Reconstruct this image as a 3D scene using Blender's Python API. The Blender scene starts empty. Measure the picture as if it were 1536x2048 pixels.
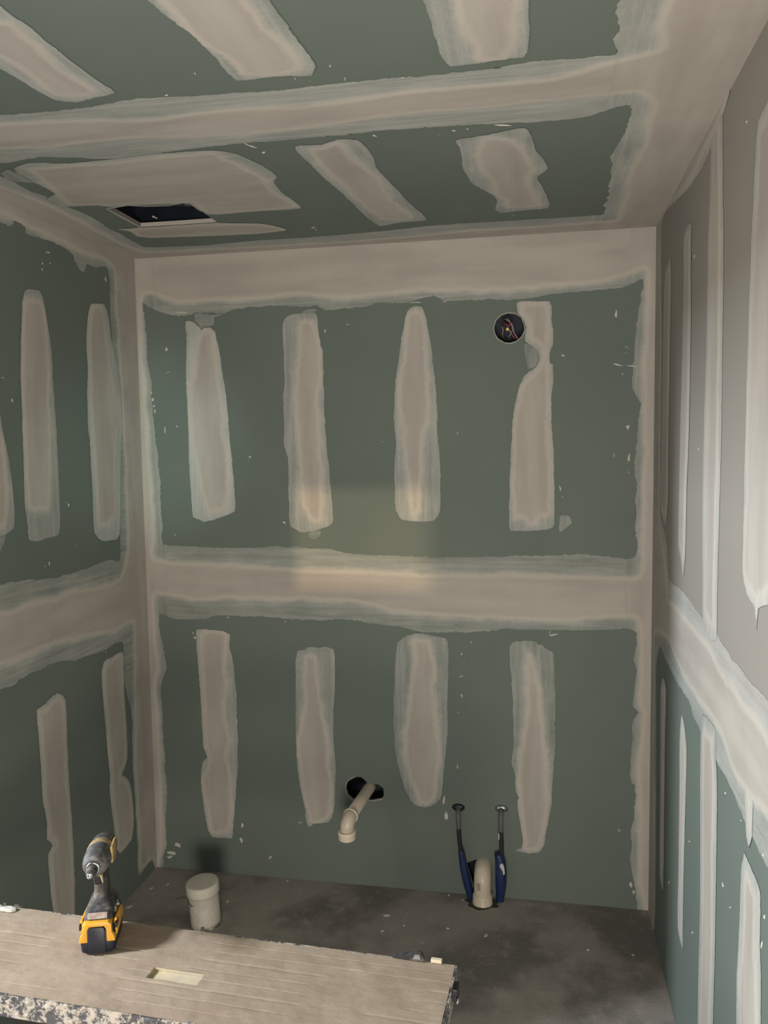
import bpy, bmesh, math, random
import numpy as np
from mathutils import Vector, Matrix

# ------------------------------------------------------------------ camera, light, exposure
W, H, DEPTH = 1.8995, 2.4, 3.6
scene = bpy.context.scene
C = scene.collection
RES = (1536, 2048)

def look():
    yaw, pitch, roll = -.1892, -.0793, -.0143
    f = Vector((math.sin(yaw)*math.cos(pitch), math.cos(yaw)*math.cos(pitch), math.sin(pitch)))
    r = Vector((math.cos(yaw), -math.sin(yaw), 0)); u = r.cross(f)
    r2 = math.cos(roll)*r + math.sin(roll)*u
    u2 = -math.sin(roll)*r + math.cos(roll)*u
    return Matrix((r2, u2, -f)).transposed()

cam_data = bpy.data.cameras.new('camera')
cam = bpy.data.objects.new('camera', cam_data)
C.objects.link(cam)
cam.matrix_world = Matrix.Translation((1.5132, -2.9301, 1.6726)) @ look().to_4x4()
cam_data.sensor_fit = 'VERTICAL'
cam_data.sensor_height = 36.0
cam_data.lens = 1629.82/2048*36.0
cam_data.clip_start = 0.02
scene.camera = cam

scene.view_settings.view_transform = 'Standard'
scene.view_settings.look = 'None'
scene.view_settings.gamma = 1
scene.view_settings.use_curve_mapping = False
scene.view_settings.exposure = 0.0

world = bpy.data.worlds.new('world'); scene.world = world
world.use_nodes = True
world.node_tree.nodes['Background'].inputs[0].default_value = (0.90, 0.93, 1.0, 1)
world.node_tree.nodes['Background'].inputs[1].default_value = 1.0

def area(name, loc, target, sx, sy, power, color):
    d = bpy.data.lights.new(name, 'AREA'); d.shape = 'RECTANGLE'; d.size = sx; d.size_y = sy
    d.energy = power; d.color = color
    o = bpy.data.objects.new(name, d); C.objects.link(o); o.location = loc
    o.rotation_euler = (Vector(target)-Vector(loc)).to_track_quat('-Z', 'Y').to_euler()
    return o
# daylight from the next room through the doorway in the left wall
area('doorway_daylight', (-1.45, -2.30, 2.24), (1.9, -1.2, 1.1), .16, .35, 130, (.90, .96, 1.0))
# added fill lamp behind the rear opening, aimed up to brighten the ceiling
area('rear_fill', (1.75, -4.30, .75), (1.2, -1.6, 3.3), 1.2, 1.4, 180, (1.0, .885, .76))
# unseen spot lamp added to make the pale glow in the left corner
ls = bpy.data.lights.new('corner_glow_spot', 'SPOT'); ls.energy = 190; ls.color = (.74, 1.0, .92); ls.spot_size = math.radians(13); ls.spot_blend = 1.0; ls.shadow_soft_size = .08
lo = bpy.data.objects.new('corner_glow_spot', ls); C.objects.link(lo); lo.location = (1.62, -3.9, 1.35)
lo.rotation_euler = (Vector((.03, 0, 1.70))-Vector((1.62, -3.9, 1.35))).to_track_quat('-Z', 'Y').to_euler()
sd = bpy.data.lights.new('low_sun', 'SUN'); sd.energy = 1.15; sd.angle = math.radians(1.1); sd.color = (1.0, .72, .40)
so = bpy.data.objects.new('low_sun', sd); C.objects.link(so)
so.rotation_euler = Vector((0, 1, -.107)).to_track_quat('-Z', 'Y').to_euler()
# added warm fill lamp beyond the doorway, lifts the upper right wall
area('right_wall_fill', (-1.75, -2.35, 1.45), (1.9, -1.9, 1.7), 1.0, 1.1, 48, (1.0, .88, .74))


# ------------------------------------------------------------------ materials
def new_mat(name):
    m = bpy.data.materials.new(name); m.use_nodes = True
    nt = m.node_tree; nt.nodes.clear()
    out = nt.nodes.new('ShaderNodeOutputMaterial'); b = nt.nodes.new('ShaderNodeBsdfPrincipled')
    nt.links.new(b.outputs[0], out.inputs[0])
    return m, nt, b

class NG:
    def __init__(s, nt): s.nt = nt
    def put(s, sock, v):
        if isinstance(v, bpy.types.NodeSocket): s.nt.links.new(v, sock)
        elif isinstance(v, tuple) and len(v) == 3 and sock.type == 'RGBA': sock.default_value = (*v, 1)
        else: sock.default_value = v
    def math(s, op, a, b=0.0, c=0.0, clamp=False):
        n = s.nt.nodes.new('ShaderNodeMath'); n.operation = op; n.use_clamp = clamp
        s.put(n.inputs[0], a); s.put(n.inputs[1], b); s.put(n.inputs[2], c); return n.outputs[0]
    def attr(s, name):
        n = s.nt.nodes.new('ShaderNodeAttribute'); n.attribute_name = name; return n.outputs['Fac']
    def pos(s):
        return s.nt.nodes.new('ShaderNodeNewGeometry').outputs['Position']
    def objco(s):
        return s.nt.nodes.new('ShaderNodeTexCoord').outputs['Object']
    def xyz(s, v):
        n = s.nt.nodes.new('ShaderNodeSeparateXYZ'); s.put(n.inputs[0], v); return n.outputs
    def vec(s, a, b, c):
        n = s.nt.nodes.new('ShaderNodeCombineXYZ'); s.put(n.inputs[0], a); s.put(n.inputs[1], b); s.put(n.inputs[2], c); return n.outputs[0]
    def noise(s, vec, scale, detail=3.0, rough=.55):
        n = s.nt.nodes.new('ShaderNodeTexNoise'); s.put(n.inputs['Vector'], vec)
        n.inputs['Scale'].default_value = scale; n.inputs['Detail'].default_value = detail
        n.inputs['Roughness'].default_value = rough; return n.outputs[0]
    def step(s, v, a, b, x=0.0, y=1.0):
        n = s.nt.nodes.new('ShaderNodeMapRange'); n.interpolation_type = 'SMOOTHSTEP'
        s.put(n.inputs[0], v); s.put(n.inputs[1], a); s.put(n.inputs[2], b); s.put(n.inputs[3], x); s.put(n.inputs[4], y)
        return n.outputs[0]
    def mix(s, f, a, b):
        n = s.nt.nodes.new('ShaderNodeMix'); n.data_type = 'RGBA'
        s.put(n.inputs[0], f); s.put(n.inputs[6], a); s.put(n.inputs[7], b); return n.outputs[2]
    def bump(s, h, strength, dist):
        n = s.nt.nodes.new('ShaderNodeBump'); n.inputs['Strength'].default_value = strength
        n.inputs['Distance'].default_value = dist; s.put(n.inputs['Height'], h); return n.outputs[0]

GREEN = (0.124, 0.158, 0.142)
GREEN2 = (0.139, 0.169, 0.150)
GREY = (0.275, 0.258, 0.235)

def board_colour(g, grey_above=None):
    p = g.pos()
    n = g.noise(p, 2.2, 3); n2 = g.noise(p, 420, 2)
    c = g.mix(g.step(n, .3, .7), GREEN, GREEN2)
    if grey_above is not None:
        z = g.xyz(p)[2]
        c = g.mix(g.step(z, grey_above-.004, grey_above+.004), c, GREY)
    return g.mix(g.math('MULTIPLY', n2, .14), c, (0.22, 0.25, 0.22))

def board_mat(name, grey_above=None):
    m, nt, b = new_mat(name); g = NG(nt)
    nt.links.new(board_colour(g, grey_above), b.inputs['Base Color'])
    b.inputs['Roughness'].default_value = .75
    b.inputs['Specular IOR Level'].default_value = .25
    return m

def compound_mat(name, grey_above=None):
    m, nt, b = new_mat(name); g = NG(nt)
    board = board_colour(g, grey_above)
    p = g.pos()
    dout, din, thin = g.attr('dout'), g.attr('din'), g.attr('thin')
    st = g.vec(g.math('MULTIPLY', g.attr('across'), 1.0), g.math('MULTIPLY', g.attr('along'), .05), thin)
    streak = g.noise(st, 75, 4, .65)
    wide = g.noise(g.vec(g.attr('across'), g.math('MULTIPLY', g.attr('along'), .14), thin), 16, 3, .5)
    fine = g.noise(p, 380, 2); blot = g.noise(p, 7, 3)
    cover = g.math('ADD', thin, g.math('MULTIPLY', g.math('SUBTRACT', streak, .5), .95))
    cover = g.math('ADD', cover, g.math('MULTIPLY', g.math('SUBTRACT', fine, .5), .6))
    cover = g.math('ADD', cover, g.math('MULTIPLY', g.math('SUBTRACT', blot, .5), .5))
    cover = g.math('ADD', cover, g.step(din, -.03, 0, 0, .12), clamp=True)
    thin_c = g.mix(cover, board, (0.46, 0.47, 0.448))
    edge = g.math('MULTIPLY', g.step(dout, .0005, .0025, .35, 0), 1.0)
    thin_c = g.mix(edge, thin_c, (0.55, 0.535, 0.485))
    # thick body: set compound, creamier and paler where it feathers out
    wobble = g.math('MULTIPLY', g.math('SUBTRACT', blot, .5), .03)
    t = g.step(g.math('ADD', din, wobble), -.013, .012)
    tone = g.step(g.math('ADD', g.math('MULTIPLY', wide, .7), g.math('MULTIPLY', blot, .3)), .34, .66)
    body = g.mix(tone, (0.355, 0.328, 0.298), (0.425, 0.402, 0.366))
    rim = g.step(g.math('ABSOLUTE', g.math('SUBTRACT', g.math('ADD', din, wobble), .004)), .003, .020, .5, 0)
    body = g.mix(rim, body, (0.56, 0.525, 0.465))
    body = g.mix(g.math('MULTIPLY', streak, .16), body, (0.50, 0.49, 0.465))
    col = g.mix(t, thin_c, body)
    rag = g.step(g.math('SUBTRACT', dout, g.math('MULTIPLY', fine, .0022)), 0, .0009)
    nt.links.new(g.mix(rag, board, col), b.inputs['Base Color'])
    b.inputs['Roughness'].default_value = .8
    b.inputs['Specular IOR Level'].default_value = .2
    nt.links.new(g.bump(g.math('ADD', streak, g.math('MULTIPLY', wide, 2.0)), .25, .0012), b.inputs['Normal'])
    return m

def plain(name, col, rough=.6, metal=0.0, noise=0.0, nscale=40, col2=None, spec=.5):
    m, nt, b = new_mat(name); g = NG(nt)
    n = g.noise(g.objco(), nscale, 4)
    c2 = col2 or tuple(min(1, c*1.35+.01) for c in col)
    nt.links.new(g.mix(g.step(n, .42, .68, 0, max(noise, .05)), col, c2), b.inputs['Base Color'])
    b.inputs['Roughness'].default_value = rough; b.inputs['Metallic'].default_value = metal
    b.inputs['Specular IOR Level'].default_value = spec
    return m

SEAM_Z = 1.155
M_GREEN = board_mat('green_moisture_board')
M_SPLIT = board_mat('green_board_under_grey_board', SEAM_Z)
M_COMP = compound_mat('joint_compound')
M_COMPR = compound_mat('joint_compound_on_grey_board', SEAM_Z)

def floor_mat():
    m, nt, b = new_mat('dusty_concrete'); g = NG(nt); p = g.pos()
    n1 = g.noise(p, 2.6, 5, .6); n2 = g.noise(p, 14, 6, .7); n3 = g.noise(p, 160, 3)
    c = g.mix(g.step(n1, .40, .60), (0.185, 0.172, 0.160), (0.36, 0.325, 0.295))
    c = g.mix(g.step(n2, .5, .75, 0, .5), c, (0.50, 0.475, 0.435))
    c = g.mix(g.step(n3, .45, .8, 0, .45), c, (0.40, 0.385, 0.36))
    c = g.mix(g.step(g.noise(p, 34, 5, .8), .64, .74, 0, .45), c, (0.55, 0.53, 0.50))
    nt.links.new(c, b.inputs['Base Color']); b.inputs['Roughness'].default_value = .85
    b.inputs['Specular IOR Level'].default_value = .25
    nt.links.new(g.bump(g.math('ADD', n2, n3), .35, .003), b.inputs['Normal'])
    return m
M_FLOOR = floor_mat()
M_CORE = plain('gypsum_core', (.40, .38, .345), .9)
M_DARK = plain('cavity_shade', (.006, .012, .028), .6)  # low light inside the wall holes put into the base colour
M_FLECK = plain('dry_compound_fleck', (.54, .525, .48), .8)
M_PVC = plain('pale_pvc', (.60, .52, .42), .35, noise=.5, nscale=30, col2=(.70, .62, .52))
M_PVCR = plain('pvc_rim', (.78, .70, .57), .35)
M_PVCG = plain('white_pvc_dusty', (.62, .59, .51), .5, noise=.6, nscale=25, col2=(.68, .645, .57))
M_BLACK = plain('black_rubber', (.018, .018, .022), .45, noise=.3, nscale=60)
M_SLEEVE = plain('blue_pipe_sleeve', (.007, .022, .085), .5, noise=.4, nscale=50)
M_STEEL = plain('chrome', (.55, .56, .58), .22, 1.0)
M_ALU = plain('scratched_aluminium', (.42, .43, .45), .45, .8, noise=.6, nscale=30)
M_YEL = plain('yellow_plastic', (.72, .36, .03), .42, noise=.3, nscale=45, col2=(.60, .36, .10))
M_DYEL = plain('dusty_yellow', (.40, .27, .11), .5, noise=.9, nscale=60, col2=(.16, .14, .11))
M_NAVY = plain('black_battery_plastic', (.010, .014, .026), .5, noise=.2)
M_TOOL = plain('dusty_black_plastic', (.022, .023, .026), .65, noise=.9, nscale=45, col2=(.17, .15, .125))
M_NOSE = plain('grey_metal_nose', (.075, .073, .075), .62, .15, noise=.7, nscale=60, col2=(.22, .21, .20))
M_LABEL = plain('worn_sticker', (.30, .22, .185), .5, noise=.8, nscale=120, col2=(.42, .37, .33))
M_PINK = plain('printed_mark', (.36, .28, .255), .6)
M_RED = plain('red_wire', (.22, .03, .035), .4)
M_GREYW = plain('grey_wire', (.30, .26, .27), .4)
M_CONN = plain('yellow_connector', (.75, .68, .14), .4)
M_WOOD = plain('cream_wood', (.66, .58, .42), .7, noise=.6, nscale=20, col2=(.72, .60, .38))

def platform_top_mat():
    m, nt, b = new_mat('compound_dusted_platform'); g = NG(nt); o = g.objco()
    s = g.xyz(o)
    n = g.noise(o, 9, 5, .6); f = g.noise(o, 130, 3)
    sm = g.noise(g.vec(g.math('MULTIPLY', s[0], .35), s[1], s[2]), 42, 4, .6)
    c = g.mix(g.step(n, .35, .65), (0.315, 0.245, 0.182), (0.365, 0.29, 0.222))
    c = g.mix(g.step(sm, .5, .72, 0, .3), c, (0.43, 0.36, 0.29))
    c = g.mix(g.step(f, .5, .8, 0, .25), c, (0.25, 0.205, 0.165))
    nt.links.new(c, b.inputs['Base Color']); b.inputs['Roughness'].default_value = .8
    b.inputs['Specular IOR Level'].default_value = .25
    nt.links.new(g.bump(g.math('ADD', sm, g.math('MULTIPLY', f, .3)), .6, .003), b.inputs['Normal'])
    return m
def splash_mat():
    m, nt, b = new_mat('aluminium_caked_with_compound'); g = NG(nt); o = g.objco()
    n = g.noise(o, 30, 6, .7); n2 = g.noise(o, 110, 3, .7)
    v = g.math('ADD', g.math('MULTIPLY', n, .7), g.math('MULTIPLY', n2, .3))
    f = g.step(v, .475, .50)
    nt.links.new(g.mix(f, (.13, .13, .135), (.46, .41, .35)), b.inputs['Base Color'])
    nt.links.new(g.step(v, .48, .53, .6, 0), b.inputs['Metallic'])
    b.inputs['Roughness'].default_value = .55
    nt.links.new(g.bump(g.step(v, .46, .56), .9, .003), b.inputs['Normal'])
    return m
M_TOP = platform_top_mat(); M_SPLASH = splash_mat()

def cap_mat():
    m, nt, b = new_mat('chipped_pvc_wall'); g = NG(nt); o = g.objco(); s = g.xyz(o)
    n = g.noise(o, 55, 4, .7); big = g.noise(o, 16, 2)
    f = g.math('MULTIPLY', g.step(n, .60, .64), g.step(big, .5, .58))
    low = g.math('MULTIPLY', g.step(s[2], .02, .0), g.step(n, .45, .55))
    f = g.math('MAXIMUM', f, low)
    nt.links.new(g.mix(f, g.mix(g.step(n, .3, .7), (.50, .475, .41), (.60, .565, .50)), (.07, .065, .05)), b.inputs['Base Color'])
    b.inputs['Roughness'].default_value = .5
    return m
M_CAPW = cap_mat()

# ------------------------------------------------------------------ helpers
def obj(name, bm, mats, parent=None, smooth=False):
    me = bpy.data.meshes.new(name); bm.to_mesh(me); bm.free()
    for m in (mats if isinstance(mats, (list, tuple)) else [mats]): me.materials.append(m)
    if smooth:
        for p in me.polygons: p.use_smooth = True
    o = bpy.data.objects.new(name, me); C.objects.link(o)
    if parent is not None: o.parent = parent
    return o
def tag(o, label, cat, group=None, kind=None):
    o['label'] = label; o['category'] = cat
    if group: o['group'] = group
    if kind: o['kind'] = kind
    return o
def thing(name, label, cat, loc=(0, 0, 0), rotz=0.0, group=None):
    o = bpy.data.objects.new(name, None); C.objects.link(o); o.location = loc; o.rotation_euler = (0, 0, rotz)
    o.empty_display_size = .05
    return tag(o, label, cat, group)
def struct(o):
    o['kind'] = 'structure'; return o
def box(bm, x0, x1, y0, y1, z0, z1, bev=0.0, seg=2, mat=0):
    t = bmesh.new()
    bmesh.ops.create_cube(t, size=1)
    for v in t.verts: v.co = Vector(((x0+x1)/2+v.co.x*(x1-x0), (y0+y1)/2+v.co.y*(y1-y0), (z0+z1)/2+v.co.z*(z1-z0)))
    if bev: bmesh.ops.bevel(t, geom=t.edges[:], offset=bev, segments=seg, affect='EDGES', profile=.5)
    merge(bm, t, mat)
def merge(bm, t, mat=0, M=None):
    mp = {}
    for v in t.verts: mp[v] = bm.verts.new(M @ v.co if M else v.co)
    for f in t.faces:
        nf = bm.faces.new([mp[v] for v in f.verts]); nf.material_index = mat; nf.smooth = f.smooth
    t.free()
def loft(bm, rings, cap0=True, cap1=True, mat=0, smooth=True):
    rs = [[bm.verts.new(p) for p in r] for r in rings]
    n = len(rs[0])
    for a, b in zip(rs, rs[1:]):
        for i in range(n):
            f = bm.faces.new((a[i], a[(i+1) % n], b[(i+1) % n], b[i])); f.smooth = smooth; f.material_index = mat
    if cap0: bm.faces.new(list(reversed(rs[0]))).material_index = mat
    if cap1: bm.faces.new(rs[-1]).material_index = mat
    return rs
def lathe(bm, prof, n=40, M=None, mat=0, cap0=True, cap1=True, smooth=True):
    rings = []
    for r, z in prof:
        ring = [Vector((r*math.cos(2*math.pi*i/n), r*math.sin(2*math.pi*i/n), z)) for i in range(n)]
        rings.append([M @ p for p in ring] if M else ring)
    loft(bm, rings, cap0, cap1, mat, smooth)
def smooth_path(pts, sub=8):
    pts = [Vector(p) for p in pts]; out = []
    for i in range(len(pts)-1):
        p0 = pts[max(i-1, 0)]; p1 = pts[i]; p2 = pts[i+1]; p3 = pts[min(i+2, len(pts)-1)]
        for k in range(sub):
            t = k/sub
            out.append(.5*((2*p1)+(p2-p0)*t+(2*p0-5*p1+4*p2-p3)*t*t+(3*p1-p0-3*p2+p3)*t**3))
    out.append(pts[-1]); return out
def tube(bm, pts, rad, n=16, mat=0, sub=8, caps=True):
    pts = smooth_path(pts, sub) if sub > 1 else [Vector(p) for p in pts]
    N = len(pts); rads = rad if callable(rad) else (lambda t: rad)
    t0 = (pts[1]-pts[0]).normalized()
    nrm = t0.orthogonal().normalized(); rings = []
    for i, p in enumerate(pts):
        t = (pts[min(i+1, N-1)]-pts[max(i-1, 0)]).normalized()
        nrm = (nrm-t*nrm.dot(t)).normalized(); b = t.cross(nrm)
        r = rads(i/(N-1))
        rings.append([p+r*(math.cos(2*math.pi*k/n)*nrm+math.sin(2*math.pi*k/n)*b) for k in range(n)])
    loft(bm, rings, caps, caps, mat)
def prism(bm, pts, a, b, axis=1, mat=0, bev=0.0):
    t = bmesh.new()
    def P(u, v, w): return {0: (w, u, v), 1: (u, w, v), 2: (u, v, w)}[axis]
    v0 = [t.verts.new(P(u, v, a)) for u, v in pts]; v1 = [t.verts.new(P(u, v, b)) for u, v in pts]
    n = len(pts)
    t.faces.new(v0); t.faces.new(list(reversed(v1)))
    for i in range(n): t.faces.new((v0[i], v1[i], v1[(i+1) % n], v0[(i+1) % n]))
    bmesh.ops.recalc_face_normals(t, faces=t.faces[:])
    if bev: bmesh.ops.bevel(t, geom=t.edges[:], offset=bev, segments=2, affect='EDGES', profile=.5)
    merge(bm, t, mat)

# wall coordinate frames: (u, v) on the surface and n = distance out into the room
FR = {
 'back': lambda u, v, n: (u, -n, v), 'left': lambda u, v, n: (n, u, v),
 'right': lambda u, v, n: (W-n, u, v), 'ceiling': lambda u, v, n: (u, v, H-n),
 'floor': lambda u, v, n: (u, v, n), 'front': lambda u, v, n: (u, -DEPTH+n, v)}

def slab(name, wall, outline, holes, mats, thick=.013):
    """A board with real thickness and real holes through it."""
    bm = bmesh.new(); loops = []
    for lp in [outline]+holes:
        vs = [bm.verts.new(FR[wall](u, v, 0)) for u, v in lp]
        loops.append([bm.edges.new((vs[i], vs[(i+1) % len(vs)])) for i in range(len(vs))])
    bmesh.ops.triangle_fill(bm, use_beauty=True, use_dissolve=False, edges=bm.edges[:])
    inward = Vector(FR[wall](0, 0, 1))-Vector(FR[wall](0, 0, 0))
    for f in bm.faces:
        f.normal_update()
        if f.normal.dot(inward) < 0: f.normal_flip()
    faces = bm.faces[:]; border = [e for e in bm.edges if len(e.link_faces) == 1]
    back = {v: bm.verts.new(v.co-inward*thick) for v in bm.verts[:]}
    for f in faces:
        nf = bm.faces.new([back[v] for v in reversed(f.verts)])
    for e in border:
        a, b = e.verts; f = bm.faces.new((a, b, back[b], back[a])); f.material_index = 1
    bmesh.ops.recalc_face_normals(bm, faces=bm.faces[:])
    return struct(obj(name, bm, mats))

# ---- joint compound
rng = np.random.RandomState(4)
LAT = rng.rand(256, 256)
def vnoise(u, v, scale):
    x = u*scale+37.3; y = v*scale+91.7
    xi = np.floor(x).astype(int); yi = np.floor(y).astype(int); fx = x-xi; fy = y-yi
    fx = fx*fx*(3-2*fx); fy = fy*fy*(3-2*fy)
    g = lambda a, b: LAT[a % 256, b % 256]
    return (g(xi, yi)*(1-fx)+g(xi+1, yi)*fx)*(1-fy)+(g(xi, yi+1)*(1-fx)+g(xi+1, yi+1)*fx)*fy-.5
def ragged(u, v, amp):
    return amp*(vnoise(u, v, 22)*1.1+vnoise(v+3, u, 70)*.8+vnoise(u+9, v, 190)*.9)
def resample(P, step=.02):
    """round the corners of a hand-traced outline a little"""
    P = np.array(P, float); n = len(P); out = []
    for i in range(n):
        p0, p1, p2, p3 = P[i-1], P[i], P[(i+1) % n], P[(i+2) % n]
        L = np.linalg.norm(p2-p1); k = max(1, int(L/step)); k = min(k, 6)
        for j in range(k):
            t = j/k; m = np.linalg.norm
            # tension-limited spline
            m1 = (p2-p0)/(m(p2-p1)+m(p1-p0)+1e-9)*L; m2 = (p3-p1)/(m(p3-p2)+m(p2-p1)+1e-9)*L
            h = .7
            out.append((2*t**3-3*t*t+1)*p1+(t**3-2*t*t+t)*m1*h+(-2*t**3+3*t*t)*p2+(t**3-t*t)*m2*h)
    return np.array(out)
def sdf(P, u, v, smooth=True):
    """signed distance, positive inside"""
    P = resample(P) if smooth else np.array(P, float)
    d = np.full(u.shape, 1e9); ins = np.zeros(u.shape, bool)
    for i in range(len(P)):
        ax, ay = P[i]; bx, by = P[(i+1) % len(P)]
        ex, ey = bx-ax, by-ay; L = ex*ex+ey*ey
        if L < 1e-12: continue
        t = np.clip(((u-ax)*ex+(v-ay)*ey)/L, 0, 1)
        d = np.minimum(d, (u-ax-t*ex)**2+(v-ay-t*ey)**2)
        c = (ay > v) != (by > v)
        if ey != 0: ins ^= c & (u < ex*(v-ay)/ey+ax)
    d = np.sqrt(d)
    return np.where(ins, d, -d)

def compound_sheet(name, wall, parent, us, vs, outf, inf, thin, off, mat, across, along, label=None, thick=.0012):
    U, V = np.meshgrid(us, vs, indexing='ij')
    nu, nv = U.shape
    do = outf(U, V)
    keep = do > 0
    cell = keep[:-1, :-1] | keep[1:, :-1] | keep[:-1, 1:] | keep[1:, 1:]
    if not cell.any(): return None
    vm = np.zeros(U.shape, bool)
    vm[:-1, :-1] |= cell; vm[1:, :-1] |= cell; vm[:-1, 1:] |= cell; vm[1:, 1:] |= cell
    du = us[1]-us[0]; dv = vs[1]-vs[0]
    # pull the outside rim of vertices onto the outline
    for it in range(2):
        e = 5e-4
        D0 = outf(U, V); gx = (outf(U+e, V)-D0)/e; gy = (outf(U, V+e)-D0)/e
        g2 = np.maximum(gx*gx+gy*gy, .3)
        mv = vm & (~keep)
        s = np.where(mv, -D0/g2, 0)
        s = np.clip(s, -1.2*max(du, dv), 1.2*max(du, dv))
        U = U+gx*s; V = V+gy*s
    U = np.clip(U, us[0], us[-1]); V = np.clip(V, vs[0], vs[-1])
    do = outf(U, V); di = inf(U, V, do)
    idx = -np.ones(U.shape, int); idx[vm] = np.arange(vm.sum())
    u, v, do, di = U[vm], V[vm], do[vm], di[vm]
    hgt = off+np.clip(do/.006, 0, 1)*.0003+np.clip((di+.01)/.02, 0, 1)*thick
    co = np.array(FR[wall](u, v, hgt)) if wall != 'x' else None
    co = np.stack([np.broadcast_to(c, u.shape) for c in FR[wall](u, v, hgt)], -1)
    I, J = np.nonzero(cell)
    F = np.stack([idx[I, J], idx[I+1, J], idx[I+1, J+1], idx[I, J+1]], -1)
    inward = np.array(FR[wall](0, 0, 1))-np.array(FR[wall](0, 0, 0))
    a = np.array(FR[wall](1, 0, 0))-np.array(FR[wall](0, 0, 0)); b = np.array(FR[wall](0, 1, 0))-np.array(FR[wall](0, 0, 0))
    if np.dot(np.cross(a, b), inward) < 0: F = F[:, ::-1]
    me = bpy.data.meshes.new(name)
    me.vertices.add(len(co)); me.vertices.foreach_set('co', co.ravel())
    me.loops.add(F.size); me.loops.foreach_set('vertex_index', F.ravel())
    me.polygons.add(len(F)); me.polygons.foreach_set('loop_start', np.arange(0, F.size, 4))
    me.polygons.foreach_set('loop_total', np.full(len(F), 4))
    me.polygons.foreach_set('use_smooth', np.ones(len(F), bool))
    me.update(calc_edges=True); me.validate()
    me.materials.append(mat)
    for nm, arr in (('dout', do), ('din', di), ('thin', np.full(len(u), thin)), ('across', across(u, v)), ('along', along(u, v))):
        at = me.attributes.new(nm, 'FLOAT', 'POINT'); at.data.foreach_set('value', arr.astype(np.float32))
    o = bpy.data.objects.new(name, me); C.objects.link(o); o.parent = parent
    if label: o['label'] = label
    return o

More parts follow.
